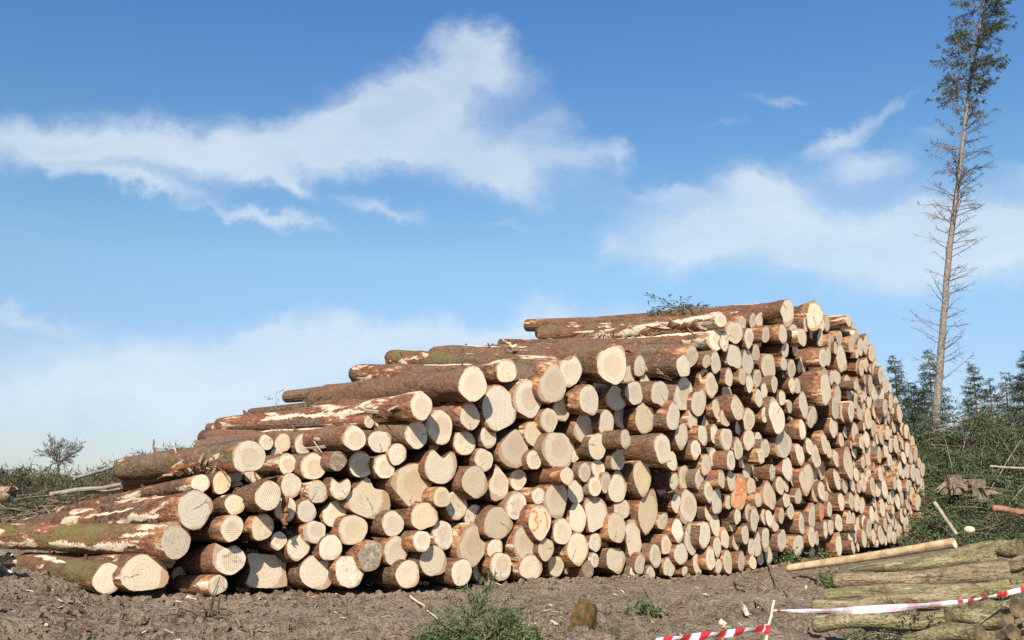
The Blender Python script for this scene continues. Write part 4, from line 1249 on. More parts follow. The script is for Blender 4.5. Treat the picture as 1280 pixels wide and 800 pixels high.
def old_log(x1, y1, Y1, x2, y2, Y2, r1, r2, label, material=None, tip=1.0, knots=0, cat='log', name='log', group='old weathered logs lying at the near end', torn=0.0):
    """a log lying across, given by the pixels and distances of its two ends and its radius in px"""
    if material is None: Y2 = Y1 - .45
    P1, P2 = at_depth(x1, y1, Y1), at_depth(x2, y2, Y2)
    if material is None: r1 *= .84; r2 *= .84
    a, b_ = r1 * view_depth(P1) / F, r2 * view_depth(P2) / F
    d = P2 - P1; L = d.length; d.normalize()
    u = Vector((0, 0, 1)).cross(d).normalized(); w = d.cross(u)
    M = Matrix((d, u, w)).transposed().to_4x4(); M.translation = P1
    mb = MB(); n = 24; rings = 46; vs = []; fs = []
    sev = RNG.normal(0, 1, (rings, n)); sev = (sev + np.roll(sev, 1, 0) + np.roll(sev, 2, 0)) / 1.7; lane = RNG.normal(0, 1, n)
    ph = [random.uniform(0, 6.28) for _ in range(5)]; bend = .25 if name == 'pole' else 1.0
    for i in range(rings):
        t = i / (rings - 1); rad = a + (b_ - a) * t
        if i == 0: rad *= .9 * tip
        if tip < 1 and t < .35: rad *= tip + (1 - tip) * (t / .35) ** .6
        if i == 0 and tip < 1: rad /= tip
        for k in range(n):
            th = 2 * math.pi * k / n
            q = rad * (1 + .05 * math.sin(2 * th + ph[0] + t * 3) + .04 * math.sin(3 * th + ph[1] - t * 5) + .03 * math.sin(t * 19 + ph[2]) + .025 * math.sin(5 * th + ph[3] + t * 11) + .018 * sev[i, k] + .022 * lane[k])
            vs.append(Vector((L * t, q * math.cos(th) + .025 * bend * math.sin(t * 5 + ph[4]), q * math.sin(th) + .015 * bend * math.sin(t * 7 + ph[3]))))
    for i in range(rings - 1):
        for k in range(n):
            k2 = (k + 1) % n; fs.append((i * n + k, i * n + k2, (i + 1) * n + k2, (i + 1) * n + k))
    if torn:
        for k in range(n):
            j = abs(random.gauss(0, torn))
            for i_ in range(3): vs[-(i_ + 1) * n + k] = vs[-(i_ + 1) * n + k] - Vector((j * (1 - i_ * .3), 0, 0))
    fs.append(tuple(range(n - 1, -1, -1)))
    mb.add(vs, fs)
    for _ in range(knots):
        t = random.uniform(.2, .9); th = random.uniform(-2.4, -.7)
        rad = a + (b_ - a) * t
        p = Vector((L * t, rad * .8 * math.cos(th), rad * .8 * math.sin(th)))
        dd = Vector((.3, math.cos(th), math.sin(th)))
        mb.tube([p, p + dd * rad * .55], [rad * .28, rad * .16], 7)
    o = bpy.data.objects.new(name, None); COL.objects.link(o); o.empty_display_size = .1
    o.matrix_world = M
    mb.build('stem', material or DECAY, o, smooth=True)
    tag(o, label, cat, group)
    me = MB(); c = Vector((L - .001, 0, 0))
    ring = vs[-n:]
    cc = sum(ring, Vector()) / n
    inner = [cc + (v - cc) * .55 + Vector((-.012, 0, 0)) for v in ring]
    me.add(ring + inner + [cc + Vector((-.02, 0, 0))], [(k, (k + 1) % n, n + (k + 1) % n, n + k) for k in range(n)] + [(n + k, n + (k + 1) % n, 2 * n) for k in range(n)])
    me.build('cut_end', DEND if material is None else PALE, o)
    return o


old_log(984, 711, 12.6, 1193, 679, 11.0, 4.6, 6.2, 'thin yellow peeled pole lying on top of the old weathered logs', YPOLE, name='pole', cat='pole', group='poles')
old_log(1062, 714, 9.7, 1244, 692, 10.0, 7, 16, 'old log with tapering tip directly under the yellow peeled pole', tip=.25, knots=1)
old_log(1215, 690, 10.6, 1277, 684, 10.7, 12, 13, 'short old log poking out behind the tip-tapered log, uppermost at its end')
old_log(1042, 729, 9.1, 1262, 716, 9.4, 12, 14, 'pale bleached old log with a knot, second layer down', knots=3)
old_log(1030, 745, 8.5, 1262, 737, 8.8, 11, 14, 'old greenish log under the bleached knotty log', knots=1)
old_log(1016, 757, 8.0, 1204, 752, 8.2, 10, 12, 'mossy yellow log behind the striped tape', knots=1)
old_log(1016, 779, 7.35, 1182, 772, 7.5, 12, 14, 'brown rounded log below the striped tape, lowest of the layer', knots=1)
old_log(1150, 764, 7.9, 1216, 757, 8.0, 13, 14, 'stubby old log ending just under the thin red stretch of tape')
old_log(1135, 800, 6.9, 1224, 789, 7.0, 13, 14, 'mossy green log at the very bottom of the old stack', knots=2)
old_log(1216, 769, 7.6, 1270, 759, 7.7, 15, 15, 'short old log with an upright dark end, nearest the tape end')
old_log(1176, 777, 7.3, 1256, 770, 7.4, 14, 15, 'old log with a thick dark disc end beside the stubby one')
old_log(1210, 800, 6.8, 1264, 793, 6.9, 11, 12, 'small old log cut by the lower edge of the view')
old_log(1262, 706, 10.0, 1330, 696, 10.2, 10, 11, 'pale old log of the next stack, topmost', group='old logs of the next stack')
old_log(1264, 729, 9.2, 1335, 719, 9.4, 14, 14, 'yellowish old log of the next stack with mossy end', group='old logs of the next stack')
old_log(1262, 756, 8.2, 1340, 745, 8.4, 14, 15, 'old log of the next stack below the end of the tape', group='old logs of the next stack')
old_log(1258, 783, 7.3, 1345, 775, 7.5, 15, 15, 'lowest mossy log of the next stack', group='old logs of the next stack')
old_log(-60, 615, 15.0, 20, 617, 15.0, 11, 10, 'torn reddish log with splintered end lying by the scrub', plain('scarred_bark', (0.17, 0.10, 0.065), (0.40, 0.28, 0.19), 12, bump=.02), group='loose logs by the scrub', torn=.16)
old_log(-50, 700, 9.3, 16, 703, 9.1, 13, 14, 'grey split log stub lying on the mud behind the askew mossy log', plain('grey_wood', (0.13, 0.10, 0.07), (0.32, 0.26, 0.18), 14, bump=.02), group='loose logs on the mud', torn=.10)
old_log(1240, 636, 19.4, 1300, 641, 19.6, 4, 4, 'orange-barked log lying in the brushwood', plain('orange_bark', (0.20, 0.085, 0.045), (0.38, 0.20, 0.12), 11, bump=.02), group='loose logs in the brushwood')
stick('pole', at_depth(1168, 628, 19.5), at_depth(1196, 668, 19.0), .035, .03, GREYP, 'grey pole slanting down through the brushwood', 'pole', wob=.004)
stick('pole', at_depth(1238, 583, 21.5), at_depth(1285, 586, 21), .025, .025, GREYP, 'pale pole end poking level out of the brushwood', 'pole', wob=.004)


# upturned stump roots in the brush heap
def stump(px, py, Y, s, label):
    c = at_depth(px, py, Y)
    mb = MB(); n = 14; rows = 9; vs = []; fs = []
    for i in range(rows):
        t = i / (rows - 1)
        for k in range(n):
            a = 2 * math.pi * k / n
            r_ = s * (1.0 - .45 * t) * (1 + .28 * math.sin(3 * a + t * 2) + random.gauss(0, .09))
            vs.append(Vector((r_ * math.cos(a), r_ * math.sin(a) * .8, (t - .5) * s * 1.7)))
    for i in range(rows - 1):
        for k in range(n):
            k2 = (k + 1) % n; fs.append((i * n + k, i * n + k2, (i + 1) * n + k2, (i + 1) * n + k))
    fs.append(tuple((rows - 1) * n + k for k in range(n)))
    mb.add(vs, fs)
    o = mb.build('stump', plain('stump_wood', (0.10, 0.075, 0.05), (0.25, 0.195, 0.135), 12, bump=.04))
    o.location = c
    tag(o, label, 'stump', 'stumps in the brushwood')
    rt = MB()
    for _ in range(9):
        a = random.uniform(0, 6.28)
        rt.tube(bent(Vector((math.cos(a) * s * .7, math.sin(a) * s * .5, random.uniform(-.5, .3) * s)), Vector((math.cos(a), math.sin(a) - .5, random.uniform(-.5, .6))), s * 1.1, 4, .6, .2), [.05, .04, .03, .02, .01], 5)
    rt.build('roots', TWIG, o)


stump(1192, 606, 21.0, .24, 'grey earthy stump lodged in the brushwood next to the pile')
stump(1220, 613, 20.9, .28, 'larger weathered stump beside the grey earthy one')


def lump(name, p, sx, sy, sz, material, label, cat, group=None, rough=.18):
    mb = MB(); n = 12; rows = 8; vs = []; fs = []
    for i in range(rows + 1):
        ph = math.pi * i / rows
        for k in range(n):
            a = 2 * math.pi * k / n; j = 1 + random.gauss(0, rough) * .5
            vs.append(Vector((sx * math.sin(ph) * math.cos(a) * j, sy * math.sin(ph) * math.sin(a) * j, sz * math.cos(ph) * j)))
    for i in range(rows):
        for k in range(n):
            k2 = (k + 1) % n; fs.append((i * n + k, (i + 1) * n + k, (i + 1) * n + k2, i * n + k2))
    mb.add(vs, fs)
    o = mb.build(name, material); o.location = p
    return tag(o, label, cat, group)


lump('wood_chunk', at_depth(1212, 662, 18.3), .09, .06, .06, PALE, 'white wood chunk lying in the brushwood above the old logs', 'wood chunk')
lump('wood_chunk', face_point(1155, 646, .1), .12, .1, .13, PALE, 'square white block at the far foot of the pile', 'wood chunk', rough=.05)

# ------------------------------------------------------------------ striped tape and its sticks
RED = plain('tape_red', (0.45, 0.03, 0.035), (0.66, 0.03, 0.045), 14, rough=.4)
WHT = plain('tape_white', (0.60, 0.57, 0.55), (0.84, 0.83, 0.82), 14, rough=.4)
PNK = plain('tape_pink', (0.66, 0.42, 0.50), (0.72, 0.48, 0.55), 5, rough=.4)


def tape(pts, widths, bands, label, slant):
    """ribbon through (px, py, Y); widths in px; bands = list of (share of length, material index, stripe count)"""
    P = [at_depth(*p) for p in pts]
    N = 220; vs = []; fs = []; ms = []
    T = np.linspace(0, len(P) - 1, N + 1)
    C = []
    for t in T:
        i = min(len(P) - 2, int(t)); f = t - i
        p0, p1, p2, p3 = P[max(i - 1, 0)], P[i], P[i + 1], P[min(i + 2, len(P) - 1)]
        C.append(.5 * ((2 * p1) + (p2 - p0) * f + (2 * p0 - 5 * p1 + 4 * p2 - p3) * f * f + (3 * p1 - p0 - 3 * p2 + p3) * f ** 3))
    mb = MB()
    for j, c in enumerate(C):
        d = (C[min(j + 1, N)] - C[max(j - 1, 0)]).normalized()
        w = np.interp(T[j], range(len(P)), widths) * view_depth(c) / F
        up = Vector((0, 0, 1)); up = (up - d * up.dot(d)).normalized()
        out = d.cross(up)
        tw = .45 * math.sin(j * .11) + .2
        ax = (up * math.cos(tw) + out * math.sin(tw)).normalized()
        vs.append((c + ax * w + d * slant * w, c - ax * w - d * slant * w, c + out * .004))
    V = []
    for a, b_, m in vs: V += [a, m, b_]
    for j in range(N):
        s = j / N; acc = 0
        for share, alt, count in bands:
            if s < acc + share or share == bands[-1][0] and s >= acc:
                k = int((s - acc) / share * count * 2)
                mi = (alt if k % 2 else 1); break
            acc += share
        fs += [(3 * j, 3 * j + 1, 3 * j + 4, 3 * j + 3), (3 * j + 1, 3 * j + 2, 3 * j + 5, 3 * j + 4)]; ms += [mi, mi]
    mb.add(V, fs); mb.m = ms
    o = mb.build('barrier_tape', [RED, WHT, PNK])
    return tag(o, label, 'barrier tape', 'striped barrier tape')


YT = 6.5
tape([(800, 806, 5.9), (836, 800, 6.0), (880, 795, 6.15), (920, 790.5, 6.3), (962, 784, YT)], [4.4, 4.4, 4.6, 4.4, 4.0], [(1.0, 0, 7.5)], 'bold red and white striped tape sagging up to the thin stick', .75)
tape([(967, 763.5, YT), (985, 763.4, 6.51), (1000, 763.5, 6.52), (1040, 763.5, 6.54), (1090, 761.5, 6.56), (1140, 758, 6.58), (1190, 753, 6.6), (1215, 750, 6.62), (1250, 743.5, 6.66), (1300, 731, 6.7)],
     [1.5, 1.6, 1.9, 3.8, 4.6, 4.4, 2.4, 1.6, 2.8, 3.4], [(.09, 0, 1.6), (.57, 2, 9.5), (.34, 0, 5.5)], 'faded pink and white tape stretched in front of the old logs', .1)
f0 = at_depth(968, 750, YT); f1 = at_depth(953, 812, 6.44)
st = stick('stick', (f0.x, YT, f0.z), (f1.x, f1.y, f1.z - .03), .007, .010, PALE, 'thin pale stick holding up the striped tape', 'stick', seg=6, wob=.003)
mb = MB()
for k, y in enumerate((781, 786)):
    p = Vector((f0.x, YT, f0.z)).lerp(Vector(f1), (y - 750) / 56) - Vector((f0.x, YT, f0.z))
    mb.tube([p + Vector((-.003, 0, .012)), p + Vector((.003, 0, -.012))], [.015, .016], 8)
kn = mb.build('tape_knot', RED, st)


# ------------------------------------------------------------------ loose things on the mud
def g_stick(x1, y1, x2, y2, r1, material, label, lift=.02, r2=None):
    wb = .018 if r1 < .015 else .002
    a, b_ = ground_hit(x1, y1), ground_hit(x2, y2)
    return stick('stick', a + Vector((0, 0, lift)), b_ + Vector((0, 0, lift)), r1, r2 or r1 * .6, material, label, 'stick', 'sticks on the mud', seg=6, wob=wb)


g_stick(918, 730, 962, 772, .014, TWIG, 'long grey stick slanting over the mud behind the tape', .03)
g_stick(957, 706, 988, 754, .014, TWIG, 'crooked stick on the mud between pile and old logs', .05)
g_stick(948, 762, 956, 738, .006, PALE, 'short pale stem standing near the long grey stick', .02)
g_stick(513, 748, 552, 781, .010, PALE, 'slim pale stick beside the green spruce bough', .02)
g_stick(536, 760, 540, 742, .009, TWIG, 'dark upright twig next to the slim pale stick', .02)
g_stick(686, 742, 697, 728, .009, TWIG, 'short dark twig at the foot of the pile below the pear butt', .02)
g_stick(84, 754, 116, 766, .008, TWIG, 'dark twig on bare mud under the askew mossy log', .015)
g_stick(295, 780, 316, 796, .009, TWIG, 'dark twig half sunk in mud near the root tangle', .015)
g_stick(700, 780, 676, 800, .010, TWIG, 'brown twig lying by the mossy bark chunk', .015)
g_stick(806, 738, 812, 748, .016, TWIG, 'stubby stick in the mud under the drooping butt', .02)
g_stick(934, 775, 931, 768, .02, PALE, 'flat pale splint stuck upright behind the tape', .05, .018)
g_stick(900, 780, 908, 785, .022, PALE, 'short stub of fresh yellow wood behind the tape', .02, .02)
g_stick(250, 722, 262, 744, .008, TWIG, 'thin twig hanging down beside the frayed ragged end', .02)

MOSSB = plain('mossy_bark', (0.055, 0.055, 0.018), (0.20, 0.095, 0.035), 26, bump=.02)
p = ground_hit(724, 788)


def bark_chunk(p):
    mb = MB(); n = 9; m = 8; vs = []; fs = []
    for lay in (0, 1):
        for i in range(n):
            for j in range(m):
                u = i / (n - 1); v = j / (m - 1) - .5
                a = v * 2.4; r_ = (.115 - .022 * lay) * (1 + random.gauss(0, .03)) * (.6 + .55 * math.sin(math.pi * (.15 + .75 * u)))
                vs.append(Vector(((u - .5) * .24, -r_ * math.cos(a) * .9, r_ * math.sin(a))))
    for lay in (0, 1):
        o_ = lay * n * m
        for i in range(n - 1):
            for j in range(m - 1):
                q = (o_ + i * m + j, o_ + i * m + j + 1, o_ + (i + 1) * m + j + 1, o_ + (i + 1) * m + j)
                fs.append(q if lay == 0 else q[::-1])
    for i in range(n - 1):
        for j in (0, m - 1): fs.append((i * m + j, (i + 1) * m + j, n * m + (i + 1) * m + j, n * m + i * m + j))
    for j in range(m - 1):
        for i in (0, n - 1): fs.append((i * m + j, i * m + j + 1, n * m + i * m + j + 1, n * m + i * m + j))
    mb.add(vs, fs)
    o = mb.build('bark_chunk', MOSSB)
    o.location = p + Vector((0, 0, .09)); o.rotation_euler = (R(15), R(-65), R(25))
    tag(o, 'mossy orange-brown curl of bark standing on the mud', 'bark')


bark_chunk(p)


def bough(name, px, py, n, L, up, label, material=NEEDLE, spread=1.0, nl=.05, nw=.006, Y=None, dens=1.6, cat='branch'):
    base = ground_hit(px, py) if Y is None else at_depth(px, py, Y)
    wood, fol = MB(), MB()
    for _ in range(n):
        p = Vector((random.gauss(0, .12 * spread), random.gauss(0, .08 * spread), random.uniform(-.02, .02)))
        d = Vector((random.gauss(0, 1) * spread, random.gauss(-.1, .5) * spread, random.uniform(.3, 1) * up))
        spray(fol, wood, p, d, L * random.uniform(.6, 1.15), dens, nl, .7, .007, nw)
    o = wood.build(name, TWIG); o.location = base
    tag(o, label, cat)
    f = fol.build('needles', material, o)
    return o


bough('spruce_bough', 590, 806, 26, .36, 1.4, 'green spruce bough lying on the mud below the pile', NEEDLE_F, .75, .05, .004, dens=2.2)
bough('spruce_bough', 556, 810, 8, .24, .6, 'smaller flat spruce spray spreading from the green bough', NEEDLE_F, 1.2, .045, .004, dens=2.4)
bough('spruce_bough', 640, 808, 12, .3, .6, 'thin grassy spruce spray beside the green bough', GRASSM, 1.2, .045, .004, dens=1.1)
bough('spruce_bough', 1165, 795, 14, .42, .6, 'drooping green bough on the lowest old logs', NEEDLE, 1.2, .05, .005, Y=7.1)
bough('spruce_bough', 1188, 752, 12, .4, .5, 'limp green bough draped over the bleached knotty log', NEEDLE_D, 1.2, .05, .005, Y=8.1)
bough('spruce_bough', 850, 386, 14, .7, .22, 'spruce bough sticking up on top of the pile against the sky', NEEDLE_B, .9, .12, .012, Y=17.6, dens=.9)
bough('spruce_bough', 366, 512, 5, .3, .9, 'small sprig on the step of the pile against the sky', NEEDLE_B, .7, .07, .008, Y=13.2, dens=.7)


def tuft(px, py, n, L, w, label, material, spread=.18, lean=.5, name='grass_tuft', cat='plant', leaf=False):
    base = ground_hit(px, py); mb = MB()
    for _ in range(n):
        p = Vector((random.gauss(0, spread), random.gauss(0, spread * .6), -.01))
        p.z = gz(base.x + p.x, base.y + p.y) - base.z - .01
        d = Vector((random.gauss(0, lean), random.gauss(0, lean), 1)).normalized()
        st = bent(p, d, L * random.uniform(.5, 1.2), 3, .9 if not leaf else .3, .12)
        side = rdir(); side.z = 0; side = side.normalized() * w
        vs = []
        for i, q in enumerate(st): k = 1 - i / 3.2; vs += [q - side * k, q + side * k]
        mb.add(vs, [(0, 1, 3, 2), (2, 3, 5, 4), (4, 5, 7, 6)])
        if leaf:
            for j in range(4):
                mb.blade(st[random.randint(1, 3)], rdir() + Vector((0, 0, .4)), rdir(), random.uniform(.03, .07), .014)
    o = mb.build(name, material); o.location = base
    return tag(o, label, cat, 'weeds on the mud')


IVY = leafmat('weed_leaves', (0.04, 0.07, 0.02), (0.09, 0.12, 0.04), (0.18, 0.18, 0.09))
tuft(772, 796, 260, .2, .0022, 'thin green grass tuft beside the mossy bark curl', GRASSM, .16, .8)
tuft(790, 775, 45, .12, .002, 'sparse grassy weeds above the grass tuft', GRASSM, .14, .8)
tuft(1042, 738, 70, .2, .003, 'dark leafy weed in front of the old logs', IVY, .09, .5, 'weed', leaf=True)
tuft(1028, 706, 60, .22, .003, 'leafy weed at the foot of the pile where the peeled pole starts', IVY, .10, .5, 'weed', leaf=True)
tuft(985, 704, 60, .22, .003, 'straggly dry weeds against the bottom of the steep part', IVY, .11, .5, 'weed', leaf=True)
tuft(806, 770, 30, .14, .002, 'low scattered weed on the mud under the drooping butt', IVY, .08, .6, 'weed', leaf=True)
tuft(244, 728, 26, .12, .0025, 'small green weed beside the log end at the pile foot', IVY, .05, .5, 'weed', leaf=True)
tuft(1096, 676, 70, .25, .004, 'weeds under the far foot of the pile', IVY, .15, .5, 'weed', leaf=True)


# root tangle on the mud
def tangle(px, py, label):
    base = ground_hit(px, py); mb = MB()
    for _ in range(26):
        p = Vector((random.gauss(0, .1), random.gauss(0, .06), random.uniform(0, .05)))
        d = Vector((random.gauss(0, 1), random.gauss(0, .5), random.uniform(-.2, .9)))
        mb.tube(bent(p, d, random.uniform(.1, .3), 4, .5, .3), [.009, .008, .006, .004, .003], 4)
    o = mb.build('root_tangle', plain('dark_roots', (0.05, 0.038, 0.028), (0.16, 0.12, 0.085), 14)); o.location = base
    tag(o, label, 'roots')


tangle(262, 772, 'dark tangle of torn roots on the mud under the squarish butt')


# clods, chips and crumbs nobody would count
def soil_bits():
    ico = [(0, 0, 1), (.894, 0, .447), (.276, .851, .447), (-.724, .526, .447), (-.724, -.526, .447), (.276, -.851, .447),
           (.724, .526, -.447), (-.276, .851, -.447), (-.894, 0, -.447), (-.276, -.851, -.447), (.724, -.526, -.447), (0, 0, -1)]
    icf = [(0, 1, 2), (0, 2, 3), (0, 3, 4), (0, 4, 5), (0, 5, 1), (1, 6, 2), (2, 7, 3), (3, 8, 4), (4, 9, 5), (5, 10, 1), (6, 7, 2), (7, 8, 3), (8, 9, 4), (9, 10, 5), (10, 6, 1), (11, 7, 6), (11, 8, 7), (11, 9, 8), (11, 10, 9), (11, 6, 10)]
    mb = MB(); ch = MB(); li = MB()
    for _ in range(7000):
        px = random.uniform(-40, 1060); py = random.uniform(700, 830)
        r = ray(px, py); Y = -(EYE.z - .02) * r.y / r.z if r.z < 0 else 9
        if random.random() < .25:
            fp = face_point(px, 735); Y = fp.y - abs(random.gauss(0, .22))
        x = r.x / r.y * Y
        if abs(Y) > 16: continue
        z = gz(x, Y)
        s = min(.05, .010 * random.paretovariate(1.7))
        M = Quaternion(rdir(), random.random() * 6).to_matrix()
        mb.add([(M @ Vector((v[0] * s * random.uniform(.6, 1.2), v[1] * s * random.uniform(.6, 1.2), v[2] * s * random.uniform(.5, 1)))) + Vector((x, Y, z + s * .25)) for v in ico], icf)
    for _ in range(380):
        px = random.uniform(0, 1060); py = random.uniform(715, 810)
        p = ground_hit(px, py) if random.random() < .45 else None
        if p is None:
            fp = face_point(px, 730); p = Vector((fp.x, fp.y - abs(random.gauss(0, .15)), 0)); p.z = gz(p.x, p.y)
        a = random.uniform(0, 6.28); L = random.uniform(.015, .05); w = L * random.uniform(.15, .4)
        d = Vector((math.cos(a), math.sin(a), random.uniform(-.3, .5))).normalized(); t = d.cross(Vector((0, 0, 1))).normalized()
        n = t.cross(d) * w * .4; b0 = p + Vector((0, 0, .012))
        vs = [b0 - d * L - t * w, b0 - d * L + t * w, b0 + d * L + t * w * .6, b0 + d * L - t * w * .6]
        ch.add(vs + [v + n for v in vs], [(3, 2, 1, 0), (4, 5, 6, 7), (0, 1, 5, 4), (1, 2, 6, 5), (2, 3, 7, 6), (3, 0, 4, 7)], 0 if random.random() < .55 else 1)
    for _ in range(520):
        p = ground_hit(random.uniform(380, 1060), random.uniform(712, 815)) if random.random() < .8 else ground_hit(random.uniform(0, 400), random.uniform(735, 810))
        a = random.uniform(0, 6.28)
        st = bent(p + Vector((0, 0, .01)), Vector((math.cos(a), math.sin(a), random.uniform(0, .5))), random.uniform(.05, .22), 3, .4, .2)
        li.tube(st, [.004, .0035, .003, .002], 3, cap=False)
    m2 = bpy.data.materials.new('clod'); 
    c = mb.build('soil_clods', SOIL); tag(c, 'crumbled clods of soil scattered over the churned mud', 'soil', kind='stuff')
    w = ch.build('wood_chips', [PALE, REDBARK]); tag(w, 'pale wood chips and bark bits trodden into the mud', 'chips', kind='stuff')
    l = li.build('litter_twigs', TWIG); tag(l, 'fine twigs and stalks littering the mud', 'litter', kind='stuff')


soil_bits()


# splinters and bark rags on the upper logs, dropped where they would land
def splinters():
    bpy.context.view_layer.update()
    dg = bpy.context.evaluated_depsgraph_get()
    mb = MB()
    zones = [(480, 436, 700, 452, 110), (690, 405, 900, 425, 100), (440, 455, 640, 475, 50), (760, 430, 870, 470, 100), (280, 535, 520, 560, 60), (210, 560, 330, 590, 40), (100, 620, 260, 660, 40), (380, 505, 520, 525, 24), (880, 385, 980, 395, 12),
             (200, 600, 900, 720, 30)]
    for x1, y1, x2, y2, n in zones:
        for _ in range(n * 5):
            px = random.uniform(x1, x2); py = y1 + (y2 - y1) * random.random()
            ok, loc, nor, idx, ob, mtx = scene.ray_cast(dg, EYE, ray(px, py).normalized())
            if not ok or ob is None or ob.name.split('.')[0] not in ('bark',): continue
            if nor.z < .15: continue
            if (ob.matrix_world.inverted() @ loc).y < .35: continue
            ax = ob.matrix_world.to_3x3() @ Vector((0, 1, 0))
            d = (ax * random.choice((-1, 1)) + rdir() * .55).normalized()
            L = random.uniform(.08, .40); w = random.uniform(.008, .028)
            t = d.cross(nor).normalized()
            p0 = loc + nor * .006; p1 = p0 + d * L * .5 + nor * random.uniform(0, .03); p2 = p0 + d * L + nor * random.uniform(0, .09)
            up = nor * .006
            vs = [p0 - t * w, p0 + t * w, p1 - t * w, p1 + t * w, p2 - t * w * .4, p2 + t * w * .4]
            mb.add(vs + [v + up for v in vs], [(0, 1, 3, 2), (2, 3, 5, 4), (6, 8, 9, 7), (8, 10, 11, 9), (0, 2, 8, 6), (2, 4, 10, 8), (1, 7, 9, 3), (3, 9, 11, 5)], 0 if random.random() < .6 else 1)
    o = mb.build('wood_splinters', [PALE, REDBARK])
    tag(o, 'torn splinters and bark rags lying on the upper logs', 'splinters', kind='stuff')


splinters()
stick('stick', face_point(357, 622, .18), face_point(355.5, 660, .22), .035, .025, REDBARK, 'hanging strip of red bark in front of a split log end', 'bark strip')
stick('stick', at_depth(646, 436, 13.6), at_depth(628, 424, 13.5), .03, .008, PALE, 'jagged pale splinter sticking up from the upper logs', 'splinter')
stick('stick', at_depth(664, 441, 13.3), at_depth(634, 437, 13.4), .03, .015, TWIG, 'dark broken slab end by the jagged pale splinter', 'splinter')


# ------------------------------------------------------------------ sky and sun
SUN_AZ = Vector((-.17, -.985, 0)).normalized(); SUN_EL = R(36)
sd = Vector((SUN_AZ.x * math.cos(SUN_EL), SUN_AZ.y * math.cos(SUN_EL), math.sin(SUN_EL)))
sun = bpy.data.lights.new('sun', 'SUN'); sun.energy = 4.8; sun.angle = R(.53); sun.color = (1.0, .94, .85)
so = bpy.data.objects.new('sun', sun); COL.objects.link(so)
so.rotation_euler = (-sd).to_track_quat('-Z', 'Y').to_euler(); so.location = sd * 50

world = bpy.data.worlds.new('World'); scene.world = world; world.use_nodes = True
t = NT(world.node_tree)
bg = world.node_tree.nodes['Background']
sky = t.n.new('ShaderNodeTexSky'); sky.sky_type = 'NISHITA'; sky.sun_disc = False
sky.sun_elevation = SUN_EL; sky.sun_rotation = math.atan2(SUN_AZ.x, SUN_AZ.y)
sky.air_density = 1.0; sky.dust_density = 0.4; sky.ozone_density = 2.0; sky.altitude = 50
dirv = t.n.new('ShaderNodeTexCoord').outputs['Generated']
dx, dy, dz = t.sep(dirv)
dyc = t.math('MAXIMUM', dy, .05)
uv = t.comb(t.math('DIVIDE', dx, dyc), t.math('DIVIDE', dz, dyc), 0.0)


def uvpx(x, y):
    r = ray(x, y); return r.x / r.y, r.z / r.y


w1 = t.noise(uv, 5.0, 5, .6, color=True)
w2 = t.noise(uv, 17.0, 6, .66, color=True)
uw = t.vec('ADD', uv, t.vec('SCALE', t.vec('SUBTRACT', w1, (.5, .5, .5)), None, .11))
uw = t.vec('ADD', uw, t.vec('SCALE', t.vec('SUBTRACT', w2, (.5, .5, .5)), None, .05))
# soft cloud masses: centre, half sizes (photo px), tilt in degrees, weight
BLOBS = [(905, 150, 40, 8, 20, .45), (1120, 120, 50, 10, 30, .5), (1180, 170, 40, 14, -20, .45), (830, 240, 50, 12, -20, .5), (690, 150, 30, 20, 40, .5), (770, 185, 20, 18, 0, .55), (30, 182, 160, 46, 0, 1.05), (240, 190, 170, 42, -4, 1.05), (400, 172, 130, 46, 14, 1.0), (520, 128, 105, 50, 22, 1.2), (592, 74, 50, 42, 30, 1.2), (570, 186, 150, 46, -8, 1.15), (640, 215, 60, 24, -25, .7),
         (650, 110, 40, 40, 0, .45), (180, 236, 80, 13, -14, .95), (345, 240, 40, 13, -38, 1.0), (470, 265, 62, 12, -8, .95), (320, 286, 90, 11, -11, 1.1),
         (975, 122, 52, 9, -6, .6), (1050, 160, 60, 13, 28, .85), (1090, 198, 66, 32, 0, 1.0), (940, 232, 68, 30, -8, 1.15), (1020, 296, 250, 60, -3, 1.1), (1110, 322, 180, 44, 0, .8), (880, 300, 90, 30, 20, .7), (1230, 290, 110, 50, 0, .8), (840, 290, 70, 34, -25, .6), (770, 312, 22, 18, 0, .5), (1290, 215, 40, 30, 0, .75), (1250, 300, 120, 55, 0, .6),
         (730, 190, 60, 22, 10, .55), (640, 278, 40, 9, 0, .4),
         (120, 480, 330, 64, -4, 1.2), (560, 425, 240, 32, 4, 1.0), (330, 440, 150, 40, 0, .6), (338, 414, 52, 18, 22, .85), (720, 420, 160, 30, 4, .55), (20, 400, 60, 8, -10, .5), (1150, 470, 200, 40, 0, .45), (640, 580, 900, 70, 0, .5)]
acc = None
for cx, cy, sx, sy, an, wt in BLOBS:
    u0, v0 = uvpx(cx, cy); k = 1.02 / F
    ca, sa = math.cos(R(an)), math.sin(R(an))
    q = t.vec('SUBTRACT', uw, (u0, v0, 0))
    a = t.vec('DOT_PRODUCT', q, (ca / (sx * k), sa / (sx * k), 0))
    b_ = t.vec('DOT_PRODUCT', q, (-sa / (sy * k), ca / (sy * k), 0))
    s_ = t.math('ADD', t.math('MULTIPLY', a, a), t.math('MULTIPLY', b_, b_))
    e_ = t.math('MULTIPLY', t.math('POWER', 2.71828, t.math('MULTIPLY', s_, -1.0)), wt)
    acc = e_ if acc is None else t.math('ADD', acc, e_)
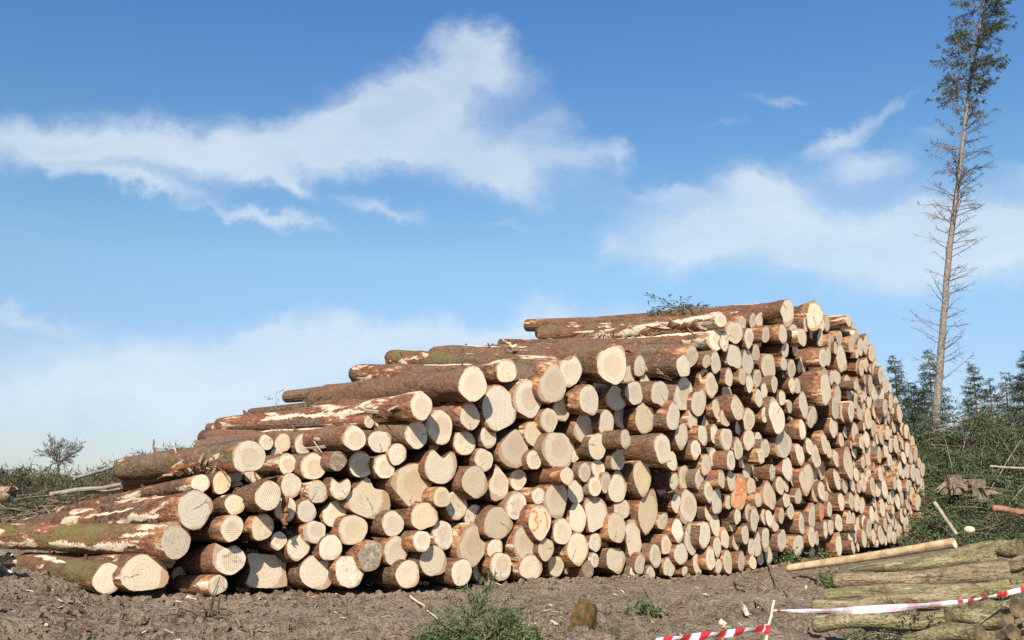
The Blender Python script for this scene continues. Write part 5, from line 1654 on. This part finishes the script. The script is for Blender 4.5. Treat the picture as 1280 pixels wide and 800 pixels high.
fb = t.noise(t.vec('MULTIPLY', uw, (4.5, 8.5, 1)), 1.0, 6, .6)
fib = t.noise(t.vec('ADD', t.vec('MULTIPLY', uw, (7, 30, 1)), (3.7, 1.3, 0)), 1.0, 5, .62)
fb2 = t.math('ADD', t.math('MULTIPLY', fb, .55), t.math('MULTIPLY', fib, .45))
den = t.math('SUBTRACT', t.math('MULTIPLY', t.math('MINIMUM', acc, 1.25), 1.1), t.math('MULTIPLY', t.math('SUBTRACT', 1.0, fb2), 1.15))
fac = t.step(den, -.46, 1.25, 0.0, .84)
fac = t.math('MULTIPLY', fac, t.step(t.noise(t.vec('MULTIPLY', uw, (3.2, 7, 1)), 1.0, 5, .6), .25, .62, .72, 1.0))
fac = t.math('MULTIPLY', fac, t.step(acc, .02, .45))
front = t.step(dy, .05, .2)
back = t.math('MULTIPLY', t.math('SUBTRACT', 1.0, front), t.step(t.noise(dirv, 2.2, 5, .6), .5, .75, 0, .6))
fac = t.math('ADD', t.math('MULTIPLY', fac, front), back)
ramp = t.n.new('ShaderNodeValToRGB')
er = ramp.color_ramp
er.elements[0].position = .06; er.elements[0].color = (.68, .72, .85, 1)
er.elements[1].position = .5; er.elements[1].color = (.53, .90, 1.25, 1)
for ps, cl in ((.13, (.77, .83, .93)), (.227, (.92, 1.06, 1.04)), (.34, (.70, .97, 1.12))):
    el = er.elements.new(ps); el.color = (*cl, 1)
t.put(ramp.inputs[0], dz)
skyc = t.vec('MULTIPLY', sky.outputs[0], ramp.outputs[0])
cloud = t.mix(fb, (5.3, 6.1, 6.9), (6.9, 7.4, 7.8))
CLOUD_NODE = cloud
t.put(bg.inputs['Color'], t.mix(fac, skyc, cloud))
bg.inputs['Strength'].default_value = 0.088

vs = scene.view_settings
vs.view_transform = 'Standard'; vs.look = 'None'; vs.gamma = 1.0; vs.use_curve_mapping = False
vs.exposure = 0.55
scene.render.engine = 'CYCLES'
scene.cycles.use_denoising = False
scene.cycles.max_bounces = 6
scene.cycles.diffuse_bounces = 3
